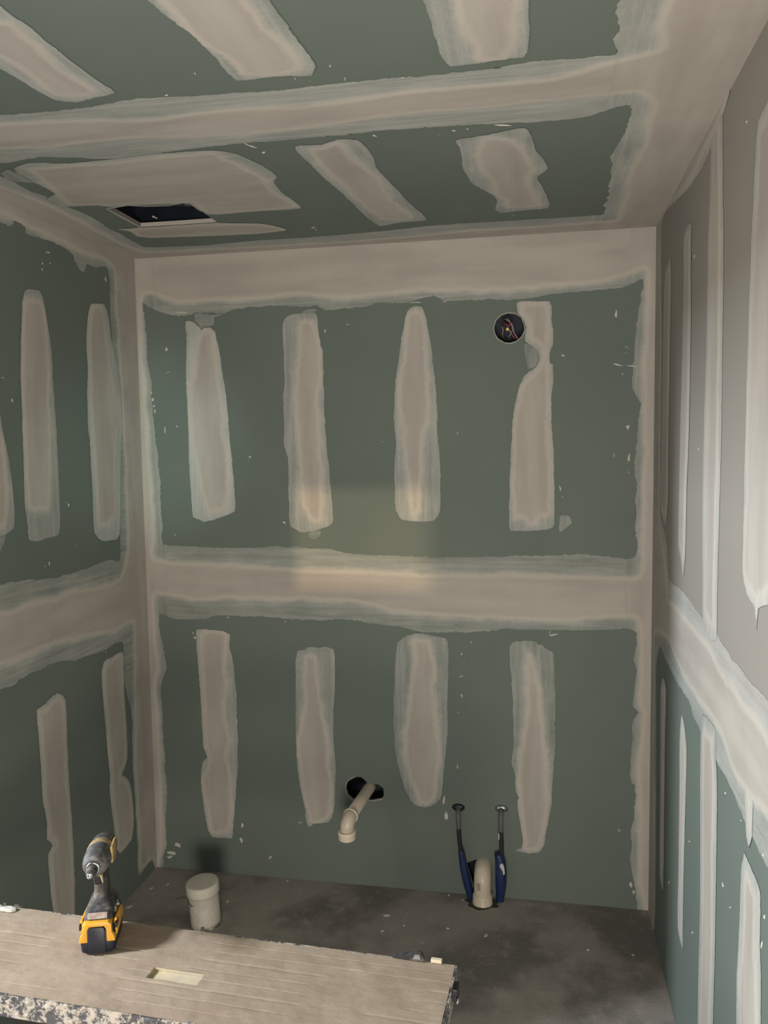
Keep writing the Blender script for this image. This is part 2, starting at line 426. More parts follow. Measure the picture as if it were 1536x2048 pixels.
DATA = {'windows':{'back':[([(0.0315,2.2292),(0.0575,2.213),(0.0977,2.1963),(0.1379,2.1833),(0.1741,2.1762),(0.2264,2.1757),(0.2368,2.1864),(0.3659,2.1789),(0.386,2.1908),(0.4311,2.1906),(0.447,2.1972),(0.4975,2.1931),(0.5132,2.1997),(0.5921,2.196),(0.6759,2.1886),(0.7063,2.1908),(0.7343,2.177),(0.7793,2.1714),(0.8186,2.1732),(0.9115,2.1832),(0.9594,2.1881),(1.0486,2.1857),(1.0921,2.1977),(1.1424,2.2058),(1.1566,2.1982),(1.169,2.1871),(1.2028,2.1855),(1.3173,2.1845),(1.4353,2.1789),(1.5073,2.1815),(1.5549,2.1911),(1.6157,2.1966),(1.6826,2.1984),(1.772,2.199),(1.8178,2.2085),(1.8584,2.228),(1.8484,2.1736),(1.8401,2.1038),(1.8325,2.042),(1.8267,1.9613),(1.8244,1.8647),(1.8355,1.8406),(1.8496,1.813),(1.8546,1.8112),(1.8452,1.7586),(1.8415,1.7107),(1.8364,1.6473),(1.8338,1.5732),(1.841,1.5144),(1.8364,1.4763),(1.8419,1.4258),(1.839,1.377),(1.8383,1.2808),(1.6877,1.2862),(1.5498,1.2829),(1.3739,1.2774),(1.2029,1.2718),(1.0096,1.2733),(0.8782,1.2775),(0.8022,1.2842),(0.7371,1.2967),(0.6268,1.3051),(0.5246,1.3042),(0.3525,1.2969),(0.2101,1.3014),(0.0781,1.312),(0.0767,1.3842),(0.0747,1.4406),(0.0747,1.5491),(0.0696,1.6321),(0.0594,1.7398),(0.0543,1.8221),(0.0507,1.8869),(0.0557,1.9343),(0.0463,1.9839),(0.0369,2.0579),(0.0402,2.0899),(0.0346,2.1541)],[(0.0388,2.2588),(0.1598,2.227),(0.3594,2.2232),(0.5737,2.2277),(0.838,2.2115),(1.1121,2.2213),(1.3766,2.2083),(1.6323,2.2195),(1.798,2.2328),(1.8613,2.2577),(1.864,2.1578),(1.8576,1.9906),(1.8594,1.8213),(1.8612,1.6504),(1.858,1.478),(1.8581,1.3037),(1.849,1.2159),(1.6366,1.2144),(1.2025,1.2132),(0.82,1.2168),(0.6268,1.2236),(0.3667,1.2315),(0.2081,1.2411),(0.0401,1.2489),(0.0431,1.3254),(0.0398,1.559),(0.0329,1.7517),(0.0281,1.9427),(0.0249,2.1695)]),([(0.054,1.0338),(0.1045,1.0152),(0.1981,1.0147),(0.2415,1.0158),(0.2687,1.0293),(0.4756,1.0345),(0.5769,1.0274),(0.6829,1.0244),(0.8071,1.0296),(0.9931,1.0081),(1.1012,0.9906),(1.1733,0.9918),(1.2683,0.9954),(1.391,1.0082),(1.6547,1.0157),(1.6892,1.0148),(1.8442,1.0157),(1.8402,0.9084),(1.8456,0.8763),(1.8384,0.7428),(1.8564,0.7273),(1.8388,0.6975),(1.8348,0.5882),(1.8304,0.5057),(1.8341,0.4711),(1.8462,0.4645),(1.8471,0.3689),(1.8358,0.2996),(1.8365,0.218),(1.8335,0.1749),(1.8461,0.1218),(1.8576,0.0048),(1.86,-0.059),(0.0232,-0.064),(0.03,0.0016),(0.0301,0.06),(0.0429,0.084),(0.0491,0.1074),(0.0442,0.1174),(0.0487,0.1509),(0.0454,0.1797),(0.0559,0.2858),(0.054,0.4048),(0.0529,0.4864),(0.0496,0.5697),(0.0503,0.6691),(0.0453,0.7334),(0.0698,0.8209),(0.0665,0.8988),(0.048,0.968)],[(0.0449,1.105),(0.2006,1.0866),(0.3362,1.0973),(0.4251,1.0953),(0.8083,1.096),(0.9938,1.0626),(1.1737,1.0484),(1.3732,1.0462),(1.6546,1.0463),(1.689,1.0526),(1.8472,1.0549),(1.855,0.9501),(1.8568,0.7707),(1.8674,0.7279),(1.8569,0.5895),(1.8529,0.4796),(1.8608,0.3699),(1.8572,0.2215),(1.8635,0.1103),(1.8723,-0.0767),(0.0137,-0.0858),(0.0263,0.0722),(0.0346,0.1768),(0.0364,0.2803),(0.0357,0.4855),(0.0335,0.648),(0.026,0.7286),(0.0448,0.83),(0.0395,0.9099),(0.0349,1.0095)])],'left':[([(-1.42,2.33),(-0.7916,2.3261),(-0.7351,2.328),(-0.7266,2.3473),(-0.6773,2.3427),(-0.6765,2.3225),(-0.6139,2.3289),(-0.5324,2.3318),(-0.4717,2.3288),(-0.4203,2.3213),(-0.4103,2.2992),(-0.3791,2.2747),(-0.3577,2.2741),(-0.3397,2.3061),(-0.2921,2.306),(-0.2008,2.3234),(-0.1901,2.2853),(-0.1968,2.1785),(-0.1936,2.1083),(-0.1879,2.0487),(-0.1782,1.8577),(-0.1746,1.6764),(-0.1879,1.3707),(-0.1956,1.2737),(-0.2694,1.2839),(-0.3798,1.2802),(-0.6027,1.2758),(-0.7535,1.2924),(-0.8734,1.2975),(-1.42,1.297)],[(-1.42,2.36),(-0.7895,2.3517),(-0.6505,2.3422),(-0.4933,2.3395),(-0.3776,2.3325),(-0.2337,2.3372),(-0.1625,2.3243),(-0.1567,2.2188),(-0.1493,2.0405),(-0.1381,1.7682),(-0.1341,1.4904),(-0.1451,1.3042),(-0.2004,1.2132),(-0.5024,1.213),(-0.7048,1.2179),(-0.8794,1.2221),(-1.42,1.25)]),([(-1.42,1.12),(-0.8973,0.9971),(-0.8226,0.9942),(-0.8126,1.0019),(-0.7219,1.0023),(-0.6243,1.0029),(-0.4969,0.9808),(-0.3321,0.9681),(-0.2799,0.9751),(-0.2017,0.9654),(-0.197,0.9304),(-0.1994,0.8064),(-0.1875,0.7686),(-0.1588,0.6982),(-0.1625,0.4569),(-0.1548,0.3066),(-0.1508,0.1581),(-0.1519,0.0431),(-0.095,0.0449),(-0.0444,0.0472),(-0.0184,-0.0038),(-0.0164,-0.0885),(-0.2663,-0.0849),(-1.42,-0.1)],[(-1.42,1.15),(-0.8921,1.0626),(-0.6603,1.0587),(-0.4244,1.0401),(-0.2339,1.0177),(-0.1219,1.0192),(-0.1182,0.9182),(-0.1332,0.7287),(-0.1474,0.4508),(-0.1434,0.3014),(-0.1393,0.1524),(-0.1389,0.0561),(-0.044,0.0531),(-0.005,-0.0005),(-0.0038,-0.0955),(-0.2663,-0.0849),(-1.42,-0.1)])],'right':[([(-0.1209,2.3743),(-0.3324,2.376),(-0.593,2.3416),(-0.8085,2.3356),(-1.0119,2.3724),(-1.1019,2.4019),(-1.2051,2.3983),(-1.2852,2.4056),(-1.3612,2.4071),(-2.9,2.36),(-2.9,1.2),(-1.4602,1.2298),(-1.3192,1.2281),(-1.1463,1.2376),(-1.0419,1.2475),(-0.895,1.2501),(-0.6081,1.2696),(-0.3616,1.2675),(-0.3143,1.3549),(-0.2147,1.42),(-0.169,1.4386),(-0.1617,1.6509),(-0.1528,2.0067)],[(-0.0978,2.3866),(-0.5921,2.3522),(-1.0111,2.382),(-1.2379,2.4135),(-1.3602,2.4191),(-2.9,2.375),(-2.9,1.15),(-1.4526,1.1698),(-1.3197,1.1771),(-1.1369,1.1826),(-0.9694,1.2038),(-0.7045,1.2136),(-0.3669,1.2055),(-0.2775,1.3078),(-0.1466,1.4367),(-0.1393,1.6507),(-0.1306,2.0095)]),([(-0.1949,1.012),(-0.3349,1.0008),(-0.5584,0.9893),(-0.7233,0.995),(-0.8028,0.9734),(-0.8815,0.9725),(-1.0709,0.9677),(-1.1551,0.968),(-1.254,0.9594),(-1.3274,0.9495),(-1.3872,0.9443),(-1.4846,0.9396),(-2.9,0.93),(-2.9,-0.08),(-0.06,-0.08),(-0.1618,0.0425),(-0.163,0.3073),(-0.1454,0.6466),(-0.1207,0.9305)],[(-0.076,1.026),(-0.3783,1.0741),(-0.5273,1.0516),(-0.7414,1.0367),(-0.983,1.0449),(-1.1244,1.047),(-1.2111,1.0079),(-1.3223,1.0102),(-1.4771,1.0286),(-2.9,1.0),(-2.9,-0.08),(-0.04,-0.08),(-0.1287,-0.0045),(-0.1279,0.2896),(-0.0687,0.9687)])],'ceiling':[([(0.14,-2.85),(0.14,-1.3),(0.369,-1.2945),(0.4726,-1.287),(0.5817,-1.2912),(0.6605,-1.3014),(0.7507,-1.2984),(0.886,-1.2874),(1.0051,-1.2796),(1.141,-1.2817),(1.2101,-1.282),(1.397,-1.2775),(1.5021,-1.2919),(1.6497,-1.2834),(1.6553,-1.2921),(1.6402,-1.3434),(1.6518,-1.377),(1.6404,-1.4389),(1.6384,-1.4789),(1.66,-1.8),(1.64,-2.85)],[(0.11,-2.85),(0.11,-1.26),(0.3395,-1.2538),(0.5467,-1.2319),(0.6657,-1.2102),(0.7796,-1.2171),(1.026,-1.2032),(1.1228,-1.2042),(1.1973,-1.2146),(1.4026,-1.2159),(1.5502,-1.2213),(1.7124,-1.2853),(1.7261,-1.2959),(1.7103,-1.3816),(1.7154,-1.4621),(1.75,-1.8),(1.73,-2.85)]),([(0.0912,-1.0655),(0.1776,-1.0305),(0.3123,-1.0427),(0.4148,-1.008),(0.5023,-0.9875),(0.6283,-1.0077),(0.7802,-1.0199),(0.9213,-1.0166),(1.0787,-1.0152),(1.1604,-1.0211),(1.3774,-1.0072),(1.5992,-0.9912),(1.7039,-1.0415),(1.7042,-0.8519),(1.6958,-0.8043),(1.6887,-0.7176),(1.6986,-0.6584),(1.6985,-0.5986),(1.7046,-0.5553),(1.6998,-0.4816),(1.7077,-0.4522),(1.7021,-0.4348),(1.7101,-0.4041),(1.7031,-0.3665),(1.7135,-0.3438),(1.7015,-0.2896),(1.7157,-0.2593),(1.7084,-0.2169),(1.7137,-0.1872),(1.3345,-0.1915),(1.1451,-0.1886),(0.9968,-0.1611),(0.9143,-0.1551),(0.8023,-0.1493),(0.6253,-0.145),(0.5345,-0.1465),(0.3414,-0.1297),(0.1271,-0.1539),(0.1252,-0.235),(0.1311,-0.4141),(0.1438,-0.5479),(0.1313,-0.6645),(0.1295,-0.769),(0.1146,-0.8145),(0.1225,-0.8662),(0.1237,-0.9004),(0.1148,-0.944)],[(0.1198,-1.1363),(0.2391,-1.1154),(0.3478,-1.0969),(0.5685,-1.1109),(0.7211,-1.0852),(0.9105,-1.0694),(1.021,-1.0772),(1.0953,-1.0865),(1.1759,-1.1021),(1.3948,-1.0985),(1.7053,-1.1047),(1.7357,-1.0603),(1.746,-1.0186),(1.7553,-0.756),(1.7486,-0.4563),(1.7586,-0.199),(1.7507,-0.1135),(1.3288,-0.1049),(0.9795,-0.0704),(0.5992,-0.0647),(0.0958,-0.0925),(0.076,-0.1818),(0.0822,-0.388),(0.0938,-0.6046),(0.0873,-0.7744),(0.0732,-0.8867)])]},
'patches':[
('back',[(0.1972,2.1582),(0.2155,2.1613),(0.236,2.1517),(0.2561,2.1317),(0.2635,2.1218),(0.2742,2.1309),(0.2975,2.1324),(0.315,2.1173),(0.3285,2.0569),(0.3434,1.9602),(0.3519,1.902),(0.3575,1.8341),(0.3641,1.7125),(0.3733,1.5902),(0.3776,1.5115),(0.3738,1.4376),(0.3368,1.4202),(0.2891,1.4027),(0.2441,1.3961),(0.2259,1.4051),(0.2024,1.415),(0.1998,1.4923),(0.1945,1.5669),(0.1957,1.7496),(0.1945,1.8624),(0.1936,1.9842),(0.1996,2.0809)],[(0.2606,2.1123),(0.2919,2.1206),(0.3095,2.1055),(0.3199,2.0283),(0.3371,1.9218),(0.3413,1.8102),(0.3504,1.6883),(0.3622,1.5657),(0.3443,1.4919),(0.3323,1.4425),(0.2743,1.4325),(0.2544,1.4673),(0.2359,1.5418),(0.2182,1.6409),(0.2076,1.7887),(0.2067,1.9109),(0.2249,1.9832),(0.2431,2.0552)],0.8),
('back',[(0.5814,2.1372),(0.5969,2.16),(0.6466,2.1672),(0.7057,2.1693),(0.715,2.1455),(0.7251,2.047),(0.7322,2.0327),(0.7347,1.9198),(0.7347,1.8017),(0.7422,1.6826),(0.7499,1.5774),(0.7556,1.4909),(0.7577,1.3944),(0.7184,1.3724),(0.668,1.359),(0.6278,1.3598),(0.5928,1.3791),(0.588,1.4913),(0.5865,1.6367),(0.5751,1.6851),(0.575,1.7812),(0.5743,1.853),(0.583,1.9005),(0.581,2.0192)],[(0.646,2.1391),(0.6954,2.1464),(0.7142,2.1082),(0.7269,2.0141),(0.7303,1.9435),(0.7141,1.8732),(0.7175,1.802),(0.7199,1.683),(0.7278,1.5871),(0.7199,1.4427),(0.7139,1.3942),(0.6789,1.3941),(0.6496,1.4329),(0.632,1.5396),(0.624,1.7323),(0.6193,1.8519),(0.6315,1.9465),(0.6437,2.0406)],0.55),
('back',[(1.0469,2.1605),(1.073,2.1754),(1.1011,2.1718),(1.108,2.1578),(1.1193,2.1184),(1.1324,2.0308),(1.1412,1.9661),(1.1505,1.8596),(1.1536,1.7899),(1.1554,1.72),(1.1614,1.603),(1.1599,1.4381),(1.1359,1.4024),(1.0689,1.3999),(1.016,1.4069),(0.9947,1.4427),(0.9923,1.6284),(0.9978,1.6756),(0.9937,1.7981),(0.9982,1.8869),(1.0114,1.9796),(1.0294,2.0854),(1.0395,2.1402)],[(1.0539,2.1533),(1.1009,2.1512),(1.1098,2.1097),(1.1183,2.0221),(1.1268,1.9296),(1.1306,1.8369),(1.1252,1.7672),(1.1055,1.6975),(1.0998,1.6036),(1.0916,1.5092),(1.0861,1.4428),(1.0642,1.4142),(1.0456,1.4618),(1.0371,1.5569),(1.0239,1.6516),(1.0203,1.7459),(1.0069,1.8165),(1.0129,1.9098),(1.0284,2.0115),(1.0438,2.1032)],0.55),
('back',[(1.4335,2.1745),(1.4894,2.1732),(1.5471,2.1691),(1.5551,2.1488),(1.5539,2.1044),(1.5615,2.0641),(1.5585,2.0195),(1.5474,1.9931),(1.5497,1.9572),(1.5586,1.9524),(1.5631,1.9163),(1.5566,1.867),(1.5545,1.7812),(1.5638,1.6219),(1.5655,1.4844),(1.5612,1.3806),(1.5123,1.3711),(1.4439,1.366),(1.4118,1.3682),(1.4049,1.3916),(1.4075,1.5312),(1.4124,1.6697),(1.4194,1.7613),(1.4285,1.825),(1.4445,1.8882),(1.4625,1.9194),(1.4984,1.9454),(1.5118,1.9674),(1.5029,1.9992),(1.485,2.0155),(1.4626,2.0321),(1.4581,2.0458),(1.4648,2.0814),(1.4581,2.104),(1.4357,2.1319)],[(1.4403,2.1652),(1.4894,2.1652),(1.5338,2.1609),(1.5449,2.1404),(1.5472,2.1047),(1.5539,2.0644),(1.5509,2.0198),(1.543,1.9933),(1.5439,1.9574),(1.5454,1.8944),(1.5478,1.7814),(1.5548,1.622),(1.5574,1.4844),(1.5507,1.4291),(1.5168,1.4198),(1.5032,1.3966),(1.4759,1.3918),(1.4577,1.415),(1.421,1.4103),(1.4142,1.4382),(1.4169,1.6696),(1.4308,1.8067),(1.4535,1.888),(1.5029,1.9362),(1.5208,1.9671),(1.5118,2.0078),(1.485,2.0313),(1.4693,2.0453),(1.4738,2.081),(1.4626,2.1128),(1.4425,2.1361)],0.55),
('back',[(1.4581,2.0323),(1.4805,2.0224),(1.5051,2.0036),(1.5118,1.9652),(1.4984,1.9454),(1.4738,1.9349),(1.4648,1.978)],1,0.32),
('back',[(0.2371,2.1829),(0.3145,2.1795),(0.3657,2.1796),(0.3166,2.1651),(0.3167,2.1364),(0.2923,2.1326),(0.2743,2.1333),(0.2636,2.1242),(0.2488,2.1464),(0.2362,2.1565)],1,0.35),
('back',[(0.6566,2.1738),(0.6765,2.1822),(0.7011,2.1834),(0.7205,2.1756),(0.7057,2.1693),(0.6565,2.1668)],1,0.3),
('back',[(0.658,1.3575),(0.7133,1.3699),(0.7103,1.3456),(0.6875,1.3309),(0.6651,1.338)],1,0.3),
('back',[(0.2035,0.9787),(0.2564,0.9778),(0.3163,0.9747),(0.3433,0.9611),(0.3393,0.9131),(0.3521,0.8416),(0.3609,0.7214),(0.3597,0.6001),(0.361,0.5271),(0.3568,0.5024),(0.3608,0.4684),(0.3466,0.3299),(0.336,0.2302),(0.3284,0.1475),(0.3308,0.1427),(0.2389,0.143),(0.2219,0.1718),(0.2073,0.2706),(0.2004,0.3697),(0.2108,0.4496),(0.2292,0.4655),(0.2223,0.4898),(0.2152,0.5042),(0.2114,0.617),(0.2105,0.6952),(0.2053,0.8119),(0.2002,0.928)],[(0.2208,0.9672),(0.326,0.9654),(0.3228,0.8646),(0.3248,0.7682),(0.3125,0.695),(0.3195,0.598),(0.3331,0.5499),(0.3157,0.4755),(0.3278,0.3779),(0.3243,0.1796),(0.2393,0.1531),(0.2124,0.271),(0.2081,0.3702),(0.2289,0.4556),(0.2208,0.5193),(0.219,0.6174),(0.2189,0.7638),(0.2171,0.8608)],0.6),
('back',[(0.6087,0.9077),(0.6329,0.9109),(0.6476,0.9231),(0.6953,0.9209),(0.724,0.9265),(0.7547,0.9182),(0.7545,0.7858),(0.7512,0.7385),(0.7445,0.6436),(0.747,0.5247),(0.7518,0.4533),(0.7424,0.2891),(0.7345,0.2595),(0.7172,0.2364),(0.6563,0.2269),(0.6413,0.2112),(0.6318,0.2227),(0.6229,0.261),(0.6256,0.2758),(0.6083,0.3718),(0.5959,0.4678),(0.5939,0.5881),(0.5984,0.7794),(0.6007,0.8743)],[(0.6324,0.8896),(0.6852,0.8914),(0.6936,0.84),(0.7005,0.7126),(0.7201,0.6186),(0.7292,0.4759),(0.7374,0.4044),(0.7351,0.2886),(0.715,0.2483),(0.6467,0.2335),(0.6151,0.348),(0.6032,0.4683),(0.6006,0.5645),(0.6277,0.6855),(0.6323,0.7808)],0.5),
('back',[(0.9964,0.9522),(1.0236,0.975),(1.0578,0.9858),(1.1111,0.9849),(1.1399,0.9785),(1.1783,0.9724),(1.1866,0.9314),(1.1811,0.7359),(1.1802,0.6128),(1.167,0.4881),(1.1539,0.3724),(1.1291,0.338),(1.0897,0.3226),(1.0552,0.3303),(1.0163,0.3882),(0.9926,0.4774),(0.9791,0.577),(0.9793,0.7764),(0.9885,0.915)],[(1.0526,0.9612),(1.1157,0.9632),(1.125,0.9294),(1.1389,0.8713),(1.1309,0.7828),(1.1424,0.7243),(1.1491,0.6606),(1.1555,0.5619),(1.1449,0.4618),(1.1343,0.371),(1.1193,0.3398),(1.0701,0.3364),(1.0558,0.3808),(1.0317,0.4346),(1.0177,0.504),(1.014,0.6039),(1.03,0.7043),(1.0459,0.8039),(1.0566,0.8781)],0.42),
('back',[(1.4072,0.953),(1.4188,0.9653),(1.4559,0.9713),(1.502,0.9703),(1.5112,0.9564),(1.5181,0.9637),(1.5341,0.9476),(1.5525,0.9387),(1.5639,0.932),(1.5688,0.8013),(1.5693,0.5852),(1.5626,0.4636),(1.5536,0.341),(1.5351,0.2364),(1.5328,0.2164),(1.5118,0.1826),(1.4789,0.1749),(1.4459,0.1821),(1.4222,0.1827),(1.4364,0.1938),(1.4506,0.1925),(1.453,0.2249),(1.4413,0.2983),(1.4319,0.3766),(1.4367,0.3868),(1.4273,0.4058),(1.4227,0.4792),(1.4133,0.5129),(1.4205,0.6012),(1.4161,0.7466),(1.4093,0.8668),(1.4048,0.9242)],[(1.4605,0.9452),(1.4928,0.9272),(1.502,0.8798),(1.5159,0.7991),(1.5299,0.6796),(1.5416,0.5594),(1.5487,0.4627),(1.5443,0.3403),(1.5305,0.236),(1.5071,0.1896),(1.4553,0.1879),(1.4554,0.2251),(1.4436,0.3084),(1.4343,0.4063),(1.4298,0.4943),(1.4463,0.5783),(1.4557,0.6614),(1.465,0.7488),(1.4628,0.8688)],0.45),
('back',[(1.5841,1.429),(1.6185,1.422),(1.6255,1.399),(1.5981,1.3723),(1.5826,1.3616)],1,0.5),
('left',[(-0.6907,2.1573),(-0.673,2.1626),(-0.6157,2.1689),(-0.6024,2.1519),(-0.5855,2.0853),(-0.5697,1.9997),(-0.567,1.8894),(-0.5622,1.7557),(-0.5591,1.5977),(-0.5639,1.4387),(-0.5783,1.4059),(-0.6396,1.4038),(-0.6878,1.3983),(-0.7294,1.4096),(-0.7362,1.4553),(-0.7448,1.5199),(-0.7412,1.6676),(-0.7366,1.7935),(-0.7334,1.9187),(-0.7133,2.0871),(-0.7109,2.1164),(-0.6989,2.1392)],[(-0.6999,2.1266),(-0.6031,2.1432),(-0.591,2.0627),(-0.5847,1.9541),(-0.5897,1.8436),(-0.5926,1.7105),(-0.609,1.5996),(-0.625,1.4936),(-0.7256,1.5014),(-0.733,1.6253),(-0.7331,1.7517),(-0.7233,1.9613),(-0.7098,2.0876)],0.55),
('left',[(-0.3287,2.1736),(-0.2347,2.1906),(-0.2088,2.1512),(-0.1915,2.0584),(-0.1583,1.9706),(-0.1395,1.8173),(-0.1705,1.5576),(-0.1908,1.3662),(-0.2175,1.351),(-0.315,1.3571),(-0.3636,1.3899),(-0.3665,1.4687),(-0.3685,1.6151),(-0.3698,1.7119),(-0.376,1.7455),(-0.3744,1.8558),(-0.3641,1.952),(-0.365,2.0518),(-0.3508,2.1201)],[(-0.3156,2.1686),(-0.2498,2.1793),(-0.2303,2.0637),(-0.1928,1.9169),(-0.1746,1.7646),(-0.207,1.6106),(-0.2212,1.4315),(-0.3292,1.4161),(-0.3398,1.516),(-0.3472,1.712),(-0.3583,1.8567),(-0.343,2.0498)],0.75),
('left',[(-0.8349,1.7816),(-0.8309,1.7535),(-0.8069,1.656),(-0.7947,1.5649),(-0.7924,1.4691),(-0.8006,1.449),(-0.863,1.4289),(-0.98,1.4),(-0.985,1.9),(-0.96,2.15),(-0.9,2.14)],[(-0.8545,1.7689),(-0.8375,1.7493),(-0.8203,1.6481),(-0.8157,1.5455),(-0.8286,1.4642),(-0.8981,1.4509),(-0.899,1.5903)],0.6),
('left',[(-0.9001,1.4251),(-0.834,1.436),(-0.8454,1.4126),(-0.8659,1.3927),(-0.9031,1.3874)],1,0.35),
('left',[(-0.7352,0.8871),(-0.6919,0.8907),(-0.6562,0.9063),(-0.6209,0.9058),(-0.5817,0.8742),(-0.581,0.7503),(-0.5798,0.5626),(-0.5738,0.4337),(-0.5729,0.306),(-0.5795,0.1815),(-0.5945,0.0619),(-0.6932,0.1233),(-0.7007,0.2203),(-0.7128,0.3188),(-0.7149,0.4167),(-0.6887,0.4338),(-0.7159,0.4654),(-0.7118,0.5175),(-0.7288,0.6087),(-0.7299,0.7155),(-0.7346,0.8345)],0.009,0.6),
('left',[(-0.3563,0.904),(-0.3354,0.9317),(-0.2841,0.9351),(-0.2044,0.9319),(-0.2018,0.7911),(-0.1951,0.6121),(-0.2022,0.5222),(-0.2251,0.4957),(-0.2467,0.4832),(-0.2009,0.4502),(-0.1773,0.3899),(-0.1717,0.2784),(-0.1917,0.2079),(-0.2347,0.2003),(-0.283,0.1963),(-0.3013,0.2196),(-0.3193,0.3262),(-0.3348,0.4575),(-0.3312,0.5039),(-0.3368,0.5949),(-0.351,0.7353),(-0.3563,0.8574)],0.01,0.65),
('right',[(-0.2105,2.2001),(-0.2785,2.2281),(-0.3264,2.2294),(-0.3377,2.0984),(-0.3314,1.9517),(-0.3283,1.6519),(-0.3317,1.4998),(-0.2884,1.4191),(-0.1785,1.4572),(-0.1728,1.6509),(-0.1778,1.969),(-0.1857,2.1244)],0.02,0.35),
('right',[(-0.5487,2.2358),(-0.6596,2.2413),(-0.6563,2.1967),(-0.674,1.9898),(-0.6729,1.8359),(-0.6668,1.6539),(-0.6515,1.573),(-0.6478,1.4403),(-0.6391,1.3636),(-0.613,1.305),(-0.5686,1.354),(-0.5247,1.3808),(-0.5242,1.4843),(-0.5254,1.5676),(-0.5264,1.6531),(-0.5435,1.9278),(-0.5512,2.1154)],0.02,0.5),
('right',[(-0.9115,2.4053),(-1.0111,2.382),(-1.0153,2.3327),(-1.047,2.0734),(-1.0539,1.8203),(-1.0564,1.7326),(-1.055,1.5739),(-1.0461,1.3805),(-1.0429,1.2353),(-0.9733,1.2246),(-0.895,1.2501),(-0.88,1.3542),(-0.8636,1.5471),(-0.8654,1.7395),(-0.8776,1.875),(-0.8749,2.112),(-0.8872,2.3021)],0.03,0.6),
('right',[(-1.3645,2.2552),(-1.3125,2.2462),(-1.2935,2.1408),(-1.283,2.0521),(-1.2729,1.866),(-1.2682,1.6965),(-1.2668,1.529),(-1.2681,1.4205),(-1.3061,1.3825),(-1.3619,1.3706),(-1.3795,1.3283),(-1.3894,1.3733),(-1.4465,1.3926),(-1.5155,1.4226),(-1.72,1.45),(-1.74,2.2),(-1.5,2.3)],0.02,0.75),
('right',[(-0.2782,0.9358),(-0.3422,0.9161),(-0.3388,0.7194),(-0.3429,0.3115),(-0.3372,0.2557),(-0.2597,0.2666),(-0.2433,0.5835),(-0.2285,0.8822)],0.03,0.6),
('right',[(-0.6215,0.9278),(-0.6703,0.9107),(-0.7052,0.86),(-0.7022,0.7185),(-0.6957,0.6154),(-0.691,0.4893),(-0.6914,0.3474),(-0.692,0.2935),(-0.6089,0.3046),(-0.6046,0.4526),(-0.6023,0.6745),(-0.5949,0.8574)],0.02,0.7),
('right',[(-0.9027,1.0171),(-1.0547,1.0346),(-1.0583,0.9925),(-1.0797,0.9246),(-1.0867,0.8422),(-1.0898,0.7453),(-1.0912,0.5444),(-1.085,0.3657),(-1.0795,0.2391),(-0.929,0.1182),(-0.9099,0.3789),(-0.9169,0.4849),(-0.909,0.651),(-0.8895,0.8791)],0.03,0.6),
('right',[(-1.3206,1.0301),(-1.3768,1.025),(-1.3841,0.9808),(-1.3832,0.9499),(-1.3607,0.9129),(-1.3369,0.9274),(-1.3307,0.9559)],0.02,0.75),
('right',[(-1.3247,0.8897),(-1.3849,0.8868),(-1.4413,0.877),(-1.4517,0.7737),(-1.4605,0.7283),(-1.4674,0.6465),(-1.4755,0.5103),(-1.2923,0.3568),(-1.2914,0.5173),(-1.2876,0.6121),(-1.2948,0.674),(-1.3026,0.7751),(-1.3076,0.8589)],0.03,0.7),
('ceiling',[(0.6534,-1.772),(0.6542,-1.7211),(0.6495,-1.6813),(0.6491,-1.6454),(0.6569,-1.6135),(0.6535,-1.5623),(0.6545,-1.4926),(0.6582,-1.4205),(0.6667,-1.3403),(0.6196,-1.3288),(0.5636,-1.313),(0.5261,-1.3364),(0.5168,-1.385),(0.5129,-1.438),(0.5062,-1.4837),(0.4882,-1.5607)],[(0.5732,-1.6694),(0.6224,-1.6439),(0.64,-1.6325),(0.6345,-1.5869),(0.6265,-1.5212),(0.6262,-1.4473),(0.6315,-1.3751),(0.6264,-1.3494),(0.5698,-1.3401),(0.5399,-1.3579),(0.5383,-1.417),(0.5396,-1.4763),(0.5352,-1.5237),(0.5164,-1.5967)],0.6),
('ceiling',[(0.8838,-1.7401),(0.8846,-1.6708),(0.8898,-1.6426),(0.8988,-1.5868),(0.913,-1.5172),(0.92,-1.4196),(0.9192,-1.3719),(0.925,-1.3383),(1.0004,-1.3387),(1.0757,-1.3268),(1.0946,-1.3618),(1.0869,-1.5109),(1.0839,-1.6002),(1.0941,-1.6945)],[(0.9038,-1.7358),(0.8987,-1.6678),(0.9011,-1.6332),(0.9068,-1.5506),(0.9194,-1.4823),(0.9302,-1.4448),(0.9466,-1.3948),(0.9449,-1.3661),(1.002,-1.3434),(1.0622,-1.3594),(1.0655,-1.4146),(1.0548,-1.5258),(1.0551,-1.6065),(1.0673,-1.7003)],0.5),
('ceiling',[(1.3276,-1.659),(1.3254,-1.5917),(1.3251,-1.5474),(1.3286,-1.4306),(1.3329,-1.3338),(1.3441,-1.3053),(1.3753,-1.3057),(1.4466,-1.3135),(1.4838,-1.3123),(1.4933,-1.3331),(1.4955,-1.5102),(1.498,-1.5541),(1.5006,-1.6216)],[(1.379,-1.6479),(1.3757,-1.5808),(1.3731,-1.5369),(1.3724,-1.4474),(1.3908,-1.3799),(1.3892,-1.3314),(1.4089,-1.3117),(1.4466,-1.3135),(1.4642,-1.3541),(1.4774,-1.4329),(1.4826,-1.513),(1.4844,-1.5571),(1.4895,-1.624)],0.55),
